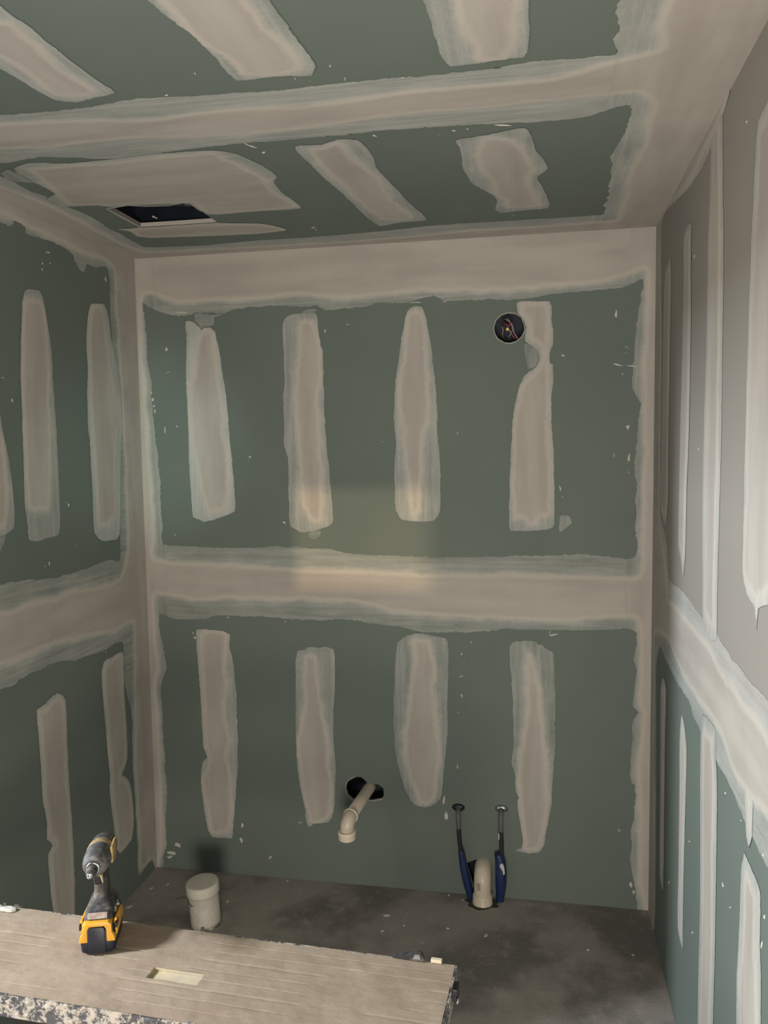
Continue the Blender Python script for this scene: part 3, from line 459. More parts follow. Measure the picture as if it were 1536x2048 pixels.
('ceiling',[(0.9324,-0.9753),(0.9986,-0.9729),(1.044,-0.9975),(1.0903,-0.9805),(1.1037,-0.8728),(1.0952,-0.7836),(1.1072,-0.6915),(1.1273,-0.4841),(1.1554,-0.2639),(1.0743,-0.2546),(0.9965,-0.2287),(0.9734,-0.3512),(0.9531,-0.6201),(0.94,-0.7311),(0.933,-0.8498)],[(0.9521,-0.9592),(0.9945,-0.9576),(1.0423,-0.9789),(1.0523,-0.8935),(1.0735,-0.7887),(1.0943,-0.6945),(1.0838,-0.566),(1.1011,-0.4146),(1.1176,-0.3019),(1.0713,-0.2846),(1.0206,-0.3114),(0.9926,-0.4409),(0.9767,-0.6588),(0.9551,-0.7876),(0.956,-0.8627)],0.6),
('ceiling',[(1.3155,-0.9284),(1.3928,-0.9448),(1.4805,-0.9666),(1.5047,-0.8224),(1.5358,-0.6664),(1.5072,-0.6133),(1.5275,-0.4828),(1.5396,-0.3082),(1.4655,-0.2997),(1.3898,-0.2856),(1.3765,-0.3213),(1.3861,-0.434),(1.3535,-0.5357),(1.3298,-0.5857),(1.3138,-0.7417),(1.3193,-0.8655)],[(1.3732,-0.9103),(1.3918,-0.9296),(1.4367,-0.9114),(1.4757,-0.8542),(1.4983,-0.754),(1.5073,-0.677),(1.4842,-0.6022),(1.4966,-0.4902),(1.5175,-0.3396),(1.4146,-0.3386),(1.4104,-0.4159),(1.3857,-0.4937),(1.3784,-0.6063),(1.3578,-0.6927),(1.3549,-0.8229)],0.6),
('ceiling',[(0.1879,-0.9888),(0.2437,-1.0154),(0.2907,-1.0095),(0.3154,-0.9986),(0.343,-0.9921),(0.418,-0.9914),(0.5962,-1.0038),(0.729,-0.995),(0.7748,-0.9621),(0.8058,-0.8836),(0.8203,-0.8184),(0.8206,-0.772),(0.7998,-0.7384),(0.7933,-0.6375),(0.8011,-0.4829),(0.6412,-0.4824),(0.52,-0.4766),(0.5016,-0.4862),(0.4964,-0.6088),(0.4741,-0.6072),(0.3631,-0.6177),(0.2499,-0.6262),(0.2269,-0.6506),(0.1173,-0.6654),(0.1173,-0.7453),(0.1666,-0.777),(0.1704,-0.8781),(0.1637,-0.918)],[(0.2183,-0.9781),(0.4149,-0.9753),(0.7248,-0.9849),(0.745,-0.9316),(0.774,-0.8294),(0.7849,-0.7517),(0.7777,-0.6519),(0.7859,-0.5034),(0.5267,-0.4927),(0.5074,-0.5347),(0.5075,-0.6176),(0.2593,-0.6428),(0.1493,-0.681),(0.1727,-0.7755),(0.1998,-0.8711)],0.6),
('ceiling',[(0.145,-0.4034),(0.2195,-0.3992),(0.2477,-0.4288),(0.4969,-0.43),(0.5038,-0.3906),(0.6185,-0.3569),(0.6651,-0.3119),(0.6859,-0.2549),(0.5741,-0.2318),(0.3918,-0.2466),(0.196,-0.2737),(0.1688,-0.3022),(0.175,-0.361)],0.006,0.6),
('ceiling',[(0.1345,-0.9711),(0.1734,-0.9887),(0.1743,-0.9526),(0.1753,-0.9153),(0.1704,-0.8781),(0.1409,-0.8851),(0.1233,-0.899),(0.1174,-0.9195)],1,0.35)],
'hole_light':[(1.3557,2.0858),(1.3626,2.1104),(1.3807,2.1276),(1.4033,2.1344),(1.4281,2.1311),(1.4483,2.119),(1.4595,2.0906),(1.4606,2.0726),(1.4505,2.0528),(1.4347,2.0377),(1.4121,2.0313),(1.3918,2.0336),(1.3692,2.0481),(1.359,2.0654)],
'hole_pipe':[(0.7885,0.3814),(0.7958,0.4049),(0.8074,0.4149),(0.8259,0.4252),(0.8487,0.4267),(0.8622,0.4161),(0.8744,0.4032),(0.9163,0.4013),(0.9342,0.3888),(0.936,0.3615),(0.929,0.3473),(0.8904,0.3378),(0.8152,0.336),(0.7949,0.3542)],
'hole_low':[(1.2474,0.1215),(1.2806,0.1378),(1.3346,0.1387),(1.3391,0.0925),(1.3365,0.0284),(1.2752,0.0229),(1.2567,0.0853)],
'hole_vent':[(0.2351,-0.613),(0.3111,-0.6302),(0.3577,-0.6072),(0.4262,-0.5977),(0.4769,-0.6135),(0.4964,-0.6088),(0.4959,-0.5252),(0.4967,-0.3978),(0.3623,-0.3978),(0.235,-0.4011),(0.2354,-0.5178)],
'flecks':[
('back',[(0.8339,2.1197),(0.8298,2.118),(0.8269,2.1173),(0.8245,2.1179),(0.8206,2.1187),(0.8242,2.1203),(0.8271,2.1218),(0.8293,2.1204)]),
('back',[(0.7457,2.099),(0.7441,2.0954),(0.7421,2.0933),(0.7402,2.0959),(0.7391,2.0995),(0.7399,2.1038),(0.7422,2.1043),(0.7443,2.1031)]),
('back',[(0.4463,1.6448),(0.4431,1.6415),(0.4402,1.6383),(0.4374,1.6393),(0.4359,1.6416),(0.4373,1.6456),(0.4416,1.6485),(0.4433,1.6458)]),
('back',[(0.1543,1.7617),(0.1536,1.7585),(0.151,1.7602),(0.1489,1.7607),(0.1487,1.7636),(0.1483,1.7669),(0.1504,1.7683),(0.1521,1.7646)]),
('back',[(0.5758,1.3933),(0.5731,1.3929),(0.5708,1.3902),(0.5642,1.3944),(0.5636,1.3982),(0.5655,1.4),(0.5698,1.4001),(0.574,1.3963)]),
('back',[(0.1302,1.3465),(0.1292,1.3441),(0.1269,1.3435),(0.1258,1.344),(0.1254,1.3449),(0.126,1.3463),(0.1275,1.3478),(0.1301,1.3487)]),
('back',[(0.1238,2.056),(0.1211,2.049),(0.1182,2.0502),(0.1153,2.0486),(0.1136,2.0539),(0.116,2.0622),(0.1198,2.0631),(0.1217,2.0603)]),
('back',[(0.133,1.9712),(0.1294,1.9694),(0.1236,1.9674),(0.1182,1.9658),(0.1133,1.9649),(0.1161,1.9667),(0.1239,1.9695),(0.129,1.9706)]),
('back',[(1.7737,2.1121),(1.7715,2.1039),(1.7692,2.1028),(1.7677,2.106),(1.764,2.1117),(1.7673,2.1197),(1.7697,2.1308),(1.7728,2.1234)]),
('back',[(1.813,1.9983),(1.8148,1.9961),(1.8084,1.9995),(1.8032,2.0023),(1.7994,2.0054),(1.8017,2.0054),(1.808,2.0025),(1.8114,1.9998)]),
('back',[(1.8671,2.0044),(1.8659,2.0022),(1.8637,1.9987),(1.8595,1.9986),(1.858,2.0026),(1.8621,2.0055),(1.8642,2.0072),(1.868,2.0083)]),
('back',[(1.8047,1.9829),(1.8052,1.9817),(1.8032,1.9803),(1.8013,1.98),(1.8005,1.9811),(1.8023,1.9828),(1.8037,1.9841),(1.8049,1.984)]),
('back',[(1.8426,1.9343),(1.8366,1.9337),(1.8238,1.9355),(1.808,1.9385),(1.8043,1.9411),(1.8155,1.9402),(1.8235,1.9407),(1.8315,1.9373)]),
('back',[(1.7958,1.9391),(1.7843,1.9393),(1.7758,1.9402),(1.7695,1.9423),(1.7659,1.9443),(1.7599,1.9488),(1.7755,1.947),(1.784,1.943)]),
('back',[(1.7948,1.9126),(1.794,1.9084),(1.7922,1.9087),(1.7901,1.9067),(1.7909,1.9107),(1.7912,1.9145),(1.7931,1.9154),(1.7948,1.916)]),
('back',[(1.8168,1.7285),(1.8146,1.7253),(1.8124,1.7194),(1.8096,1.7243),(1.8053,1.7282),(1.8071,1.736),(1.8124,1.7351),(1.8177,1.7361)]),
('back',[(1.768,1.635),(1.7668,1.6291),(1.7658,1.6275),(1.7642,1.6253),(1.7643,1.6335),(1.7661,1.6414),(1.7678,1.6461),(1.7679,1.6399)]),
('back',[(1.8191,1.6252),(1.8196,1.6161),(1.8167,1.6121),(1.8128,1.6128),(1.8124,1.6252),(1.8146,1.6314),(1.8166,1.6383),(1.8203,1.6368)]),
('back',[(1.8171,1.5731),(1.8174,1.5702),(1.8157,1.5697),(1.8147,1.5722),(1.8138,1.5737),(1.8144,1.5751),(1.8152,1.578),(1.8173,1.5762)]),
('back',[(1.5995,1.9796),(1.5971,1.9781),(1.593,1.9769),(1.5885,1.98),(1.587,1.9826),(1.5881,1.9846),(1.5925,1.9847),(1.596,1.9821)]),
('back',[(1.2272,1.7206),(1.2255,1.7179),(1.2238,1.715),(1.2231,1.7178),(1.221,1.7187),(1.2226,1.7221),(1.2247,1.724),(1.2255,1.7215)]),
('back',[(0.9525,1.6937),(0.9518,1.6921),(0.9502,1.6908),(0.9478,1.6911),(0.9474,1.6933),(0.9486,1.6951),(0.9504,1.6956),(0.9513,1.6945)]),
('back',[(1.2708,0.9597),(1.2703,0.9569),(1.2684,0.957),(1.2663,0.9576),(1.2655,0.9609),(1.2659,0.9638),(1.268,0.9625),(1.2691,0.9617)]),
('back',[(1.2505,0.9398),(1.2491,0.9386),(1.2479,0.938),(1.2469,0.9381),(1.2466,0.9389),(1.2468,0.9399),(1.2481,0.9416),(1.2493,0.9405)]),
('back',[(1.238,0.9147),(1.2362,0.9127),(1.2332,0.9102),(1.2307,0.9129),(1.2305,0.9145),(1.2312,0.9158),(1.2332,0.9185),(1.2354,0.916)]),
('back',[(1.2436,0.8837),(1.2433,0.8823),(1.242,0.8811),(1.2409,0.8817),(1.2405,0.8827),(1.2409,0.8842),(1.2423,0.8854),(1.2438,0.8852)]),
('back',[(1.2378,0.8324),(1.2337,0.8298),(1.2306,0.8278),(1.2273,0.8279),(1.2265,0.8294),(1.227,0.8315),(1.2309,0.8326),(1.2368,0.835)]),
('back',[(1.2364,0.7578),(1.2346,0.754),(1.2334,0.7493),(1.2309,0.7559),(1.2293,0.7605),(1.2295,0.7654),(1.2314,0.7656),(1.2334,0.763)]),
('back',[(1.2239,0.6983),(1.2237,0.6967),(1.2204,0.6947),(1.2169,0.6934),(1.2178,0.6955),(1.219,0.697),(1.2208,0.6979),(1.2226,0.6986)]),
('back',[(1.217,0.4894),(1.2182,0.4834),(1.2168,0.4811),(1.2142,0.4838),(1.2123,0.4915),(1.2136,0.4949),(1.2142,0.4997),(1.2164,0.4942)]),
('back',[(1.5885,1.519),(1.5866,1.5138),(1.5854,1.5065),(1.5828,1.5167),(1.5819,1.5215),(1.5795,1.5321),(1.5831,1.5273),(1.585,1.5254)]),
('back',[(1.5954,1.4879),(1.594,1.4867),(1.5928,1.4868),(1.591,1.4869),(1.5895,1.4903),(1.5899,1.4934),(1.5923,1.491),(1.5939,1.4909)]),
('back',[(1.5784,0.9984),(1.5666,0.9942),(1.5589,0.9912),(1.5516,0.9915),(1.5478,0.9927),(1.5479,0.9956),(1.5592,0.9977),(1.5725,1.0007)]),
('back',[(1.5527,1.0065),(1.5514,1.0032),(1.55,1.0023),(1.5475,0.9997),(1.5477,1.0043),(1.5494,1.0075),(1.551,1.0111),(1.5517,1.0083)]),
('back',[(0.5678,1.0189),(0.5666,1.0164),(0.5643,1.0148),(0.5627,1.015),(0.5632,1.0168),(0.5634,1.0183),(0.5653,1.0205),(0.5674,1.0207)]),
('back',[(0.3387,1.0287),(0.3358,1.0267),(0.3318,1.0247),(0.3283,1.0249),(0.3236,1.0248),(0.3284,1.0272),(0.3324,1.0305),(0.3384,1.0305)]),
('back',[(0.2025,0.9428),(0.1987,0.9388),(0.1955,0.9384),(0.1931,0.9397),(0.1897,0.9424),(0.1908,0.9484),(0.1958,0.9485),(0.199,0.9466)]),
('back',[(0.1918,0.9626),(0.1898,0.9595),(0.1877,0.9575),(0.1851,0.958),(0.185,0.9617),(0.1868,0.9639),(0.1883,0.9669),(0.1893,0.9639)]),
('back',[(0.3737,0.2037),(0.3711,0.1938),(0.3674,0.1918),(0.3634,0.1901),(0.3631,0.2001),(0.3663,0.2093),(0.3695,0.2101),(0.371,0.2076)]),
('back',[(0.3683,0.1389),(0.3676,0.1303),(0.3611,0.1288),(0.3574,0.1365),(0.3537,0.1415),(0.3558,0.1469),(0.36,0.1505),(0.3651,0.1458)]),
('back',[(0.6148,0.2339),(0.6078,0.2292),(0.6034,0.2275),(0.5996,0.2264),(0.5984,0.2277),(0.5992,0.2303),(0.6039,0.2319),(0.6073,0.2327)]),
('back',[(0.4853,0.0821),(0.4811,0.0759),(0.4773,0.0721),(0.474,0.0724),(0.474,0.0766),(0.4756,0.0811),(0.479,0.0836),(0.4844,0.0876)]),
('back',[(1.1792,0.2964),(1.1785,0.2882),(1.1739,0.283),(1.1664,0.2858),(1.1647,0.2987),(1.1674,0.307),(1.1721,0.3149),(1.1769,0.304)]),
('back',[(1.1672,0.3592),(1.1667,0.3476),(1.1633,0.3443),(1.1589,0.3416),(1.1592,0.3571),(1.1623,0.3666),(1.1653,0.3754),(1.1681,0.3706)]),
('back',[(0.1043,0.0959),(0.1042,0.0881),(0.092,0.0916),(0.082,0.0937),(0.0807,0.1004),(0.0823,0.1059),(0.0912,0.1083),(0.1016,0.103)]),
('back',[(0.0805,0.0622),(0.083,0.0568),(0.0691,0.0553),(0.0523,0.0584),(0.0426,0.0655),(0.0552,0.0695),(0.0689,0.07),(0.0835,0.0674)]),
('back',[(0.069,0.0487),(0.0644,0.0448),(0.0568,0.0382),(0.0494,0.0405),(0.045,0.0422),(0.046,0.047),(0.0581,0.0507),(0.0683,0.0524)]),
('back',[(1.1892,2.1857),(1.1861,2.184),(1.1831,2.1834),(1.1778,2.1817),(1.1757,2.1834),(1.1781,2.1858),(1.1834,2.187),(1.1858,2.1861)]),
('back',[(1.0946,2.1858),(1.0964,2.1843),(1.0757,2.1848),(1.0557,2.1852),(1.0549,2.1866),(1.0649,2.1872),(1.0757,2.188),(1.0951,2.1872)]),
('back',[(0.0594,1.8654),(0.0591,1.8608),(0.0561,1.8625),(0.0527,1.8612),(0.0505,1.8667),(0.0527,1.8715),(0.056,1.8742),(0.0602,1.8716)]),
('back',[(0.0632,1.8444),(0.0616,1.8404),(0.0585,1.8384),(0.055,1.8373),(0.0559,1.8416),(0.0567,1.8457),(0.06,1.8469),(0.0618,1.8462)]),
('back',[(0.053,1.8925),(0.052,1.89),(0.0508,1.8882),(0.0487,1.8878),(0.0484,1.8928),(0.0483,1.8992),(0.0511,1.8978),(0.0537,1.8986)]),
('back',[(0.0653,1.8231),(0.064,1.8203),(0.0631,1.8137),(0.0603,1.817),(0.0606,1.8243),(0.0601,1.8307),(0.0624,1.8311),(0.0642,1.8282)]),
('back',[(0.1033,1.7507),(0.1023,1.7445),(0.1001,1.7364),(0.0978,1.7408),(0.0995,1.7504),(0.0991,1.7602),(0.1019,1.7634),(0.1028,1.7558)]),
('back',[(0.2132,2.1886),(0.2027,2.1873),(0.1826,2.1881),(0.1637,2.19),(0.1511,2.1927),(0.1685,2.193),(0.1827,2.1927),(0.204,2.1914)]),
('back',[(1.7671,-0.005),(1.7614,-0.0079),(1.7565,-0.0113),(1.7444,-0.0154),(1.7466,-0.0123),(1.7442,-0.0107),(1.7568,-0.006),(1.7669,-0.0031)]),
('back',[(1.8509,0.0624),(1.8508,0.0579),(1.8484,0.0574),(1.8444,0.054),(1.8439,0.0617),(1.844,0.0699),(1.8483,0.0697),(1.8522,0.0699)]),
('back',[(1.7977,0.2896),(1.799,0.2851),(1.7952,0.2849),(1.7923,0.2893),(1.7918,0.292),(1.7905,0.2959),(1.794,0.2937),(1.7972,0.2931)]),
('back',[(1.8427,0.0876),(1.841,0.0828),(1.8391,0.0779),(1.8353,0.0834),(1.8309,0.0915),(1.833,0.0985),(1.8364,0.1005),(1.841,0.097)]),
('left',[(-0.2147,2.2798),(-0.2129,2.274),(-0.2164,2.2696),(-0.2197,2.2768),(-0.2237,2.2798),(-0.2222,2.2847),(-0.2195,2.2906),(-0.2146,2.2857)]),
('left',[(-0.5963,2.2364),(-0.5973,2.234),(-0.5986,2.2314),(-0.6005,2.2318),(-0.6009,2.2354),(-0.6,2.2397),(-0.598,2.2387),(-0.5956,2.241)]),
('left',[(-0.5913,2.2557),(-0.5918,2.2526),(-0.5944,2.2527),(-0.5968,2.2516),(-0.5978,2.2542),(-0.5959,2.2569),(-0.5937,2.2594),(-0.5928,2.2568)]),
('left',[(-0.552,2.2639),(-0.551,2.2624),(-0.554,2.262),(-0.556,2.2621),(-0.5586,2.2629),(-0.5574,2.2651),(-0.5539,2.2658),(-0.552,2.265)]),
('left',[(-0.5484,2.2987),(-0.5537,2.2963),(-0.5596,2.2933),(-0.5655,2.2936),(-0.5765,2.2925),(-0.5711,2.2962),(-0.5591,2.2991),(-0.5514,2.2997)]),
('left',[(-0.4751,1.3622),(-0.477,1.3604),(-0.4792,1.3601),(-0.4824,1.3591),(-0.4809,1.3613),(-0.4803,1.3629),(-0.4778,1.3641),(-0.4752,1.364)]),
('left',[(-0.5086,1.4989),(-0.5099,1.4965),(-0.5128,1.4917),(-0.5152,1.4958),(-0.5147,1.4991),(-0.5154,1.5038),(-0.5114,1.5024),(-0.5068,1.5039)]),
('left',[(-0.5234,1.5077),(-0.5247,1.5071),(-0.5254,1.5063),(-0.5268,1.5069),(-0.5278,1.5087),(-0.5273,1.5105),(-0.5256,1.5098),(-0.5248,1.5088)]),
('left',[(-0.6309,1.3208),(-0.632,1.3175),(-0.6333,1.3159),(-0.6351,1.3189),(-0.6357,1.3227),(-0.6356,1.3254),(-0.6352,1.3309),(-0.6323,1.3274)]),
('left',[(-0.6521,1.3163),(-0.6538,1.316),(-0.6556,1.3162),(-0.6586,1.3167),(-0.6578,1.3179),(-0.6583,1.3193),(-0.6557,1.3195),(-0.653,1.3178)]),
('left',[(-0.775,1.8252),(-0.7739,1.8193),(-0.7769,1.818),(-0.7784,1.8234),(-0.7813,1.8261),(-0.7795,1.8295),(-0.7777,1.8301),(-0.7754,1.8295)]),
('left',[(-0.3142,0.9604),(-0.3178,0.9601),(-0.3195,0.9582),(-0.3215,0.9601),(-0.3234,0.962),(-0.3202,0.9624),(-0.3187,0.9632),(-0.3159,0.9627)]),
('left',[(-0.3486,0.9808),(-0.3503,0.9795),(-0.358,0.9807),(-0.3631,0.9813),(-0.369,0.9828),(-0.365,0.9839),(-0.3574,0.9833),(-0.3522,0.9822)]),
('left',[(-0.8056,1.8875),(-0.8113,1.8864),(-0.8154,1.8853),(-0.8205,1.8863),(-0.8231,1.8876),(-0.8194,1.8886),(-0.8154,1.8886),(-0.8113,1.8886)]),
('left',[(-0.8477,0.3219),(-0.8601,0.3291),(-0.8678,0.3325),(-0.884,0.3444),(-0.8866,0.35),(-0.8832,0.351),(-0.8679,0.342),(-0.8605,0.3328)]),
('left',[(-0.9192,0.372),(-0.9196,0.3699),(-0.9248,0.3719),(-0.9299,0.376),(-0.932,0.3798),(-0.9314,0.3827),(-0.9243,0.3801),(-0.9197,0.3745)]),
('right',[(-0.7096,2.1436),(-0.7041,2.142),(-0.6994,2.1407),(-0.6971,2.1428),(-0.6962,2.1454),(-0.7006,2.1477),(-0.7064,2.1493),(-0.7064,2.1458)]),
('right',[(-0.8063,1.6559),(-0.8038,1.6549),(-0.8014,1.6536),(-0.7964,1.6542),(-0.7943,1.656),(-0.7972,1.6572),(-0.7999,1.6593),(-0.8033,1.6569)]),
('right',[(-1.2307,2.2778),(-1.2304,2.2762),(-1.2265,2.2761),(-1.2214,2.2787),(-1.2214,2.2811),(-1.2222,2.283),(-1.2267,2.2807),(-1.2307,2.2797)]),
('right',[(-1.1659,0.9383),(-1.1627,0.9342),(-1.1573,0.9311),(-1.154,0.9308),(-1.1496,0.9304),(-1.1539,0.9346),(-1.1583,0.9365),(-1.1619,0.9381)]),
('right',[(-0.7672,0.6349),(-0.7681,0.6333),(-0.7624,0.6316),(-0.758,0.6292),(-0.7562,0.6302),(-0.7572,0.632),(-0.7601,0.6345),(-0.7658,0.6365)]),
('right',[(-1.1592,0.732),(-1.1604,0.728),(-1.1538,0.7262),(-1.1487,0.7227),(-1.1472,0.7267),(-1.1474,0.7288),(-1.1467,0.7333),(-1.1532,0.7323)]),
('right',[(-1.2292,0.724),(-1.2257,0.7202),(-1.2215,0.7169),(-1.2176,0.7148),(-1.2145,0.7142),(-1.2189,0.7185),(-1.2231,0.7226),(-1.2258,0.7229)]),
('right',[(-0.8303,0.4247),(-0.827,0.4214),(-0.8264,0.418),(-0.8188,0.4157),(-0.8164,0.4175),(-0.8165,0.4197),(-0.8201,0.4224),(-0.8264,0.4259)]),
('right',[(-1.2996,0.9407),(-1.2977,0.9385),(-1.2929,0.9359),(-1.2898,0.935),(-1.2856,0.9337),(-1.29,0.9367),(-1.2931,0.9387),(-1.2966,0.9401)]),
('right',[(-1.459,0.9527),(-1.4571,0.9495),(-1.4544,0.9459),(-1.4511,0.9452),(-1.4525,0.9489),(-1.4513,0.9519),(-1.4554,0.9541),(-1.457,0.9532)]),
('right',[(-1.475,0.8499),(-1.4734,0.8436),(-1.4695,0.8412),(-1.4678,0.8425),(-1.466,0.844),(-1.4687,0.8481),(-1.4706,0.8507),(-1.4729,0.8517)]),
('right',[(-1.463,0.7907),(-1.4593,0.7842),(-1.4564,0.779),(-1.4534,0.7771),(-1.4543,0.7841),(-1.458,0.793),(-1.4616,0.7972),(-1.4628,0.7951)]),
('right',[(-0.4449,0.3477),(-0.4432,0.3447),(-0.44,0.3396),(-0.4382,0.3416),(-0.435,0.342),(-0.439,0.3467),(-0.4427,0.3523),(-0.4457,0.3513)]),
('ceiling',[(0.8581,-1.3835),(0.8554,-1.3786),(0.8549,-1.3801),(0.8545,-1.3809),(0.8548,-1.3834),(0.8572,-1.3877),(0.8591,-1.3894),(0.8581,-1.3858)]),
('ceiling',[(1.1214,-1.3551),(1.1193,-1.3531),(1.1176,-1.3495),(1.1177,-1.3539),(1.1179,-1.3576),(1.1192,-1.3624),(1.1202,-1.3605),(1.1216,-1.3607)]),
('ceiling',[(0.7647,-1.3074),(0.7619,-1.3054),(0.7592,-1.3048),(0.755,-1.3031),(0.7555,-1.305),(0.7578,-1.3069),(0.7609,-1.308),(0.7634,-1.3082)]),
('ceiling',[(0.8289,-1.0006),(0.8268,-1.0028),(0.8241,-1.0054),(0.8215,-1.0143),(0.8207,-1.0211),(0.8232,-1.0196),(0.826,-1.0113),(0.8288,-1.0052)]),
('ceiling',[(0.841,-0.9824),(0.836,-0.9854),(0.8315,-0.9913),(0.8276,-0.9976),(0.8253,-1.0045),(0.8276,-1.0069),(0.8342,-0.9996),(0.8379,-0.9908)]),
('ceiling',[(0.849,-0.95),(0.8472,-0.9468),(0.8434,-0.9421),(0.8408,-0.9448),(0.8411,-0.9501),(0.8444,-0.9559),(0.8484,-0.9561),(0.8514,-0.9551)]),
('ceiling',[(1.138,-0.9881),(1.1336,-0.9922),(1.1314,-0.9932),(1.1299,-0.9975),(1.1289,-1.0011),(1.1297,-1.0029),(1.1328,-1.0015),(1.1357,-0.9951)]),
('ceiling',[(1.0658,-1.3047),(1.0649,-1.3023),(1.0642,-1.302),(1.0642,-1.3038),(1.0645,-1.3063),(1.0652,-1.3078),(1.0658,-1.3084),(1.0658,-1.3069)]),
('ceiling',[(1.1355,-1.295),(1.1341,-1.2896),(1.133,-1.2891),(1.1328,-1.293),(1.1335,-1.298),(1.1346,-1.3038),(1.1356,-1.3036),(1.1364,-1.3018)]),
('ceiling',[(1.3511,-0.9853),(1.3513,-0.9821),(1.3494,-0.983),(1.3477,-0.9859),(1.3475,-0.9887),(1.3477,-0.9916),(1.3498,-0.9902),(1.3516,-0.9876)]),
('ceiling',[(1.3213,-0.9833),(1.3208,-0.9803),(1.3178,-0.9796),(1.3145,-0.9828),(1.3137,-0.987),(1.3165,-0.9879),(1.3185,-0.9872),(1.3216,-0.9866)]),
('ceiling',[(1.2816,-0.9685),(1.2807,-0.9671),(1.2798,-0.9647),(1.2795,-0.9674),(1.2789,-0.969),(1.28,-0.97),(1.2807,-0.9723),(1.281,-0.9701)]),
('ceiling',[(1.4447,-0.9887),(1.4512,-0.9839),(1.4294,-0.9884),(1.4153,-0.9935),(1.4114,-0.9966),(1.4103,-0.9998),(1.4298,-0.9962),(1.442,-0.9912)]),
('ceiling',[(1.4308,-0.2428),(1.4305,-0.24),(1.4297,-0.2389),(1.4286,-0.2431),(1.4279,-0.2484),(1.4283,-0.2531),(1.4296,-0.251),(1.4305,-0.2467)]),
('ceiling',[(0.7848,-0.2638),(0.7812,-0.2596),(0.776,-0.2524),(0.7712,-0.2529),(0.7669,-0.2541),(0.7737,-0.2615),(0.7799,-0.2653),(0.788,-0.2703)]),
('ceiling',[(0.7822,-0.2306),(0.7805,-0.2304),(0.7785,-0.2298),(0.7772,-0.2342),(0.7772,-0.2383),(0.7786,-0.2409),(0.7811,-0.2398),(0.7817,-0.2346)]),
('ceiling',[(1.0402,-1.3203),(1.0391,-1.3191),(1.0381,-1.3185),(1.0377,-1.3195),(1.0375,-1.3207),(1.0383,-1.322),(1.0391,-1.3218),(1.0399,-1.3217)])],'floorpts':[(0.0523,-0.1523),(0.102,-0.1187),(0.0309,-0.2872),(0.5536,-0.019),(0.3766,-0.1932),(0.9758,-0.1859),(1.0475,-0.1581),(1.0476,-0.236),(0.9793,-0.2804),(1.1241,-0.3258),(1.2015,-0.2285),(1.1822,-0.0195),(1.2347,-0.0416),(1.3342,-0.2477),(1.6724,-0.273),(1.8157,-0.276)]}


def rim_from(hole, grow):
    return lambda U, V: -sdf(hole, U, V, False)-grow

def frame_sheet(wall, parent, u0, u1, v0, v1, mat, cell, thin, holes=(), label=None):
    wins = DATA['windows'][wall]
    us = np.linspace(u0, u1, int((u1-u0)/cell)+1); vs = np.linspace(v0, v1, int((v1-v0)/cell)+1)
    def outf(U, V):
        d = np.minimum(*[-sdf(o, U, V) for o, i in wins])+ragged(U, V, .005)
        for h in holes: d = np.minimum(d, -sdf(h, U, V, False)-.001)
        return d
    def inf(U, V, do):
        return np.minimum(np.minimum(*[-sdf(i, U, V) for o, i in wins])+ragged(U, V, .004), do+.03)
    # trowel marks run along each band: blend by which band the point belongs to
    if wall == 'ceiling': hor = lambda u, v: ((u > .2) & (u < 1.66))
    else:
        lim = {'back': (.09, W-.09), 'left': (-9, -.09), 'right': (-9, -.06)}[wall]
        hor = lambda u, v: ((u > lim[0]) & (u < lim[1]))
    ac = lambda u, v: np.where(hor(u, v), v, u)
    al = lambda u, v: np.where(hor(u, v), u, v)
    return compound_sheet('taped_joint', wall, parent, us, vs, outf, inf, thin, .0003, mat, ac, al, label)

def patch_sheet(spec, parent, mat, label=None, holes=(), k=0):
    wall, outer, inner, thin = spec
    P = np.array(outer); lo = P.min(0)-.012; hi = P.max(0)+.012
    lim = {'back': ((0, W), (0, H)), 'left': ((-9, 0), (0, H)), 'right': ((-9, 0), (0, H)), 'ceiling': ((0, W), (-9, 0))}[wall]
    lo = np.maximum(lo, (lim[0][0], lim[1][0])); hi = np.minimum(hi, (lim[0][1], lim[1][1]))
    cell = .0045
    us = np.arange(lo[0], hi[0]+cell, cell); vs = np.arange(lo[1], hi[1]+cell, cell)
    def outf(U, V):
        d = sdf(outer, U, V)+ragged(U, V, .0028)
        for h in holes: d = np.minimum(d, -sdf(h, U, V, False)-.001)
        return d
    if isinstance(inner, (int, float)): inf = lambda U, V, do: do-inner+ragged(U+5, V, .006)
    else: inf = lambda U, V, do: np.minimum(sdf(inner, U, V)+ragged(U+5, V, .007), do+.03)
    wide = (hi[0]-lo[0]) > (hi[1]-lo[1])
    ac = (lambda u, v: v+k*.37) if wide else (lambda u, v: u+k*.37)
    al = (lambda u, v: u) if wide else (lambda u, v: v)
    return compound_sheet('compound_patch', wall, parent, us, vs, outf, inf, thin, .0008+.0002*(k % 3), mat, ac, al, label)

def fleck_sheet(wall, parent):
    bm = bmesh.new()
    for w, pts in DATA['flecks']:
        if w != wall: continue
        c = np.mean(pts, 0)
        v = [bm.verts.new(FR[wall](p[0], p[1], .0004)) for p in pts]
        m = [bm.verts.new(FR[wall](c[0]+(p[0]-c[0])*.55, c[1]+(p[1]-c[1])*.55, .0016)) for p in pts]
        n = len(v)
        for i in range(n): bm.faces.new((v[i], v[(i+1) % n], m[(i+1) % n], m[i]))
        bm.faces.new(m)
    inward = Vector(FR[wall](0, 0, 1))-Vector(FR[wall](0, 0, 0))
    bmesh.ops.recalc_face_normals(bm, faces=bm.faces[:])
    o = obj('compound_splatter', bm, M_FLECK, parent); o['kind'] = 'stuff'
    return o

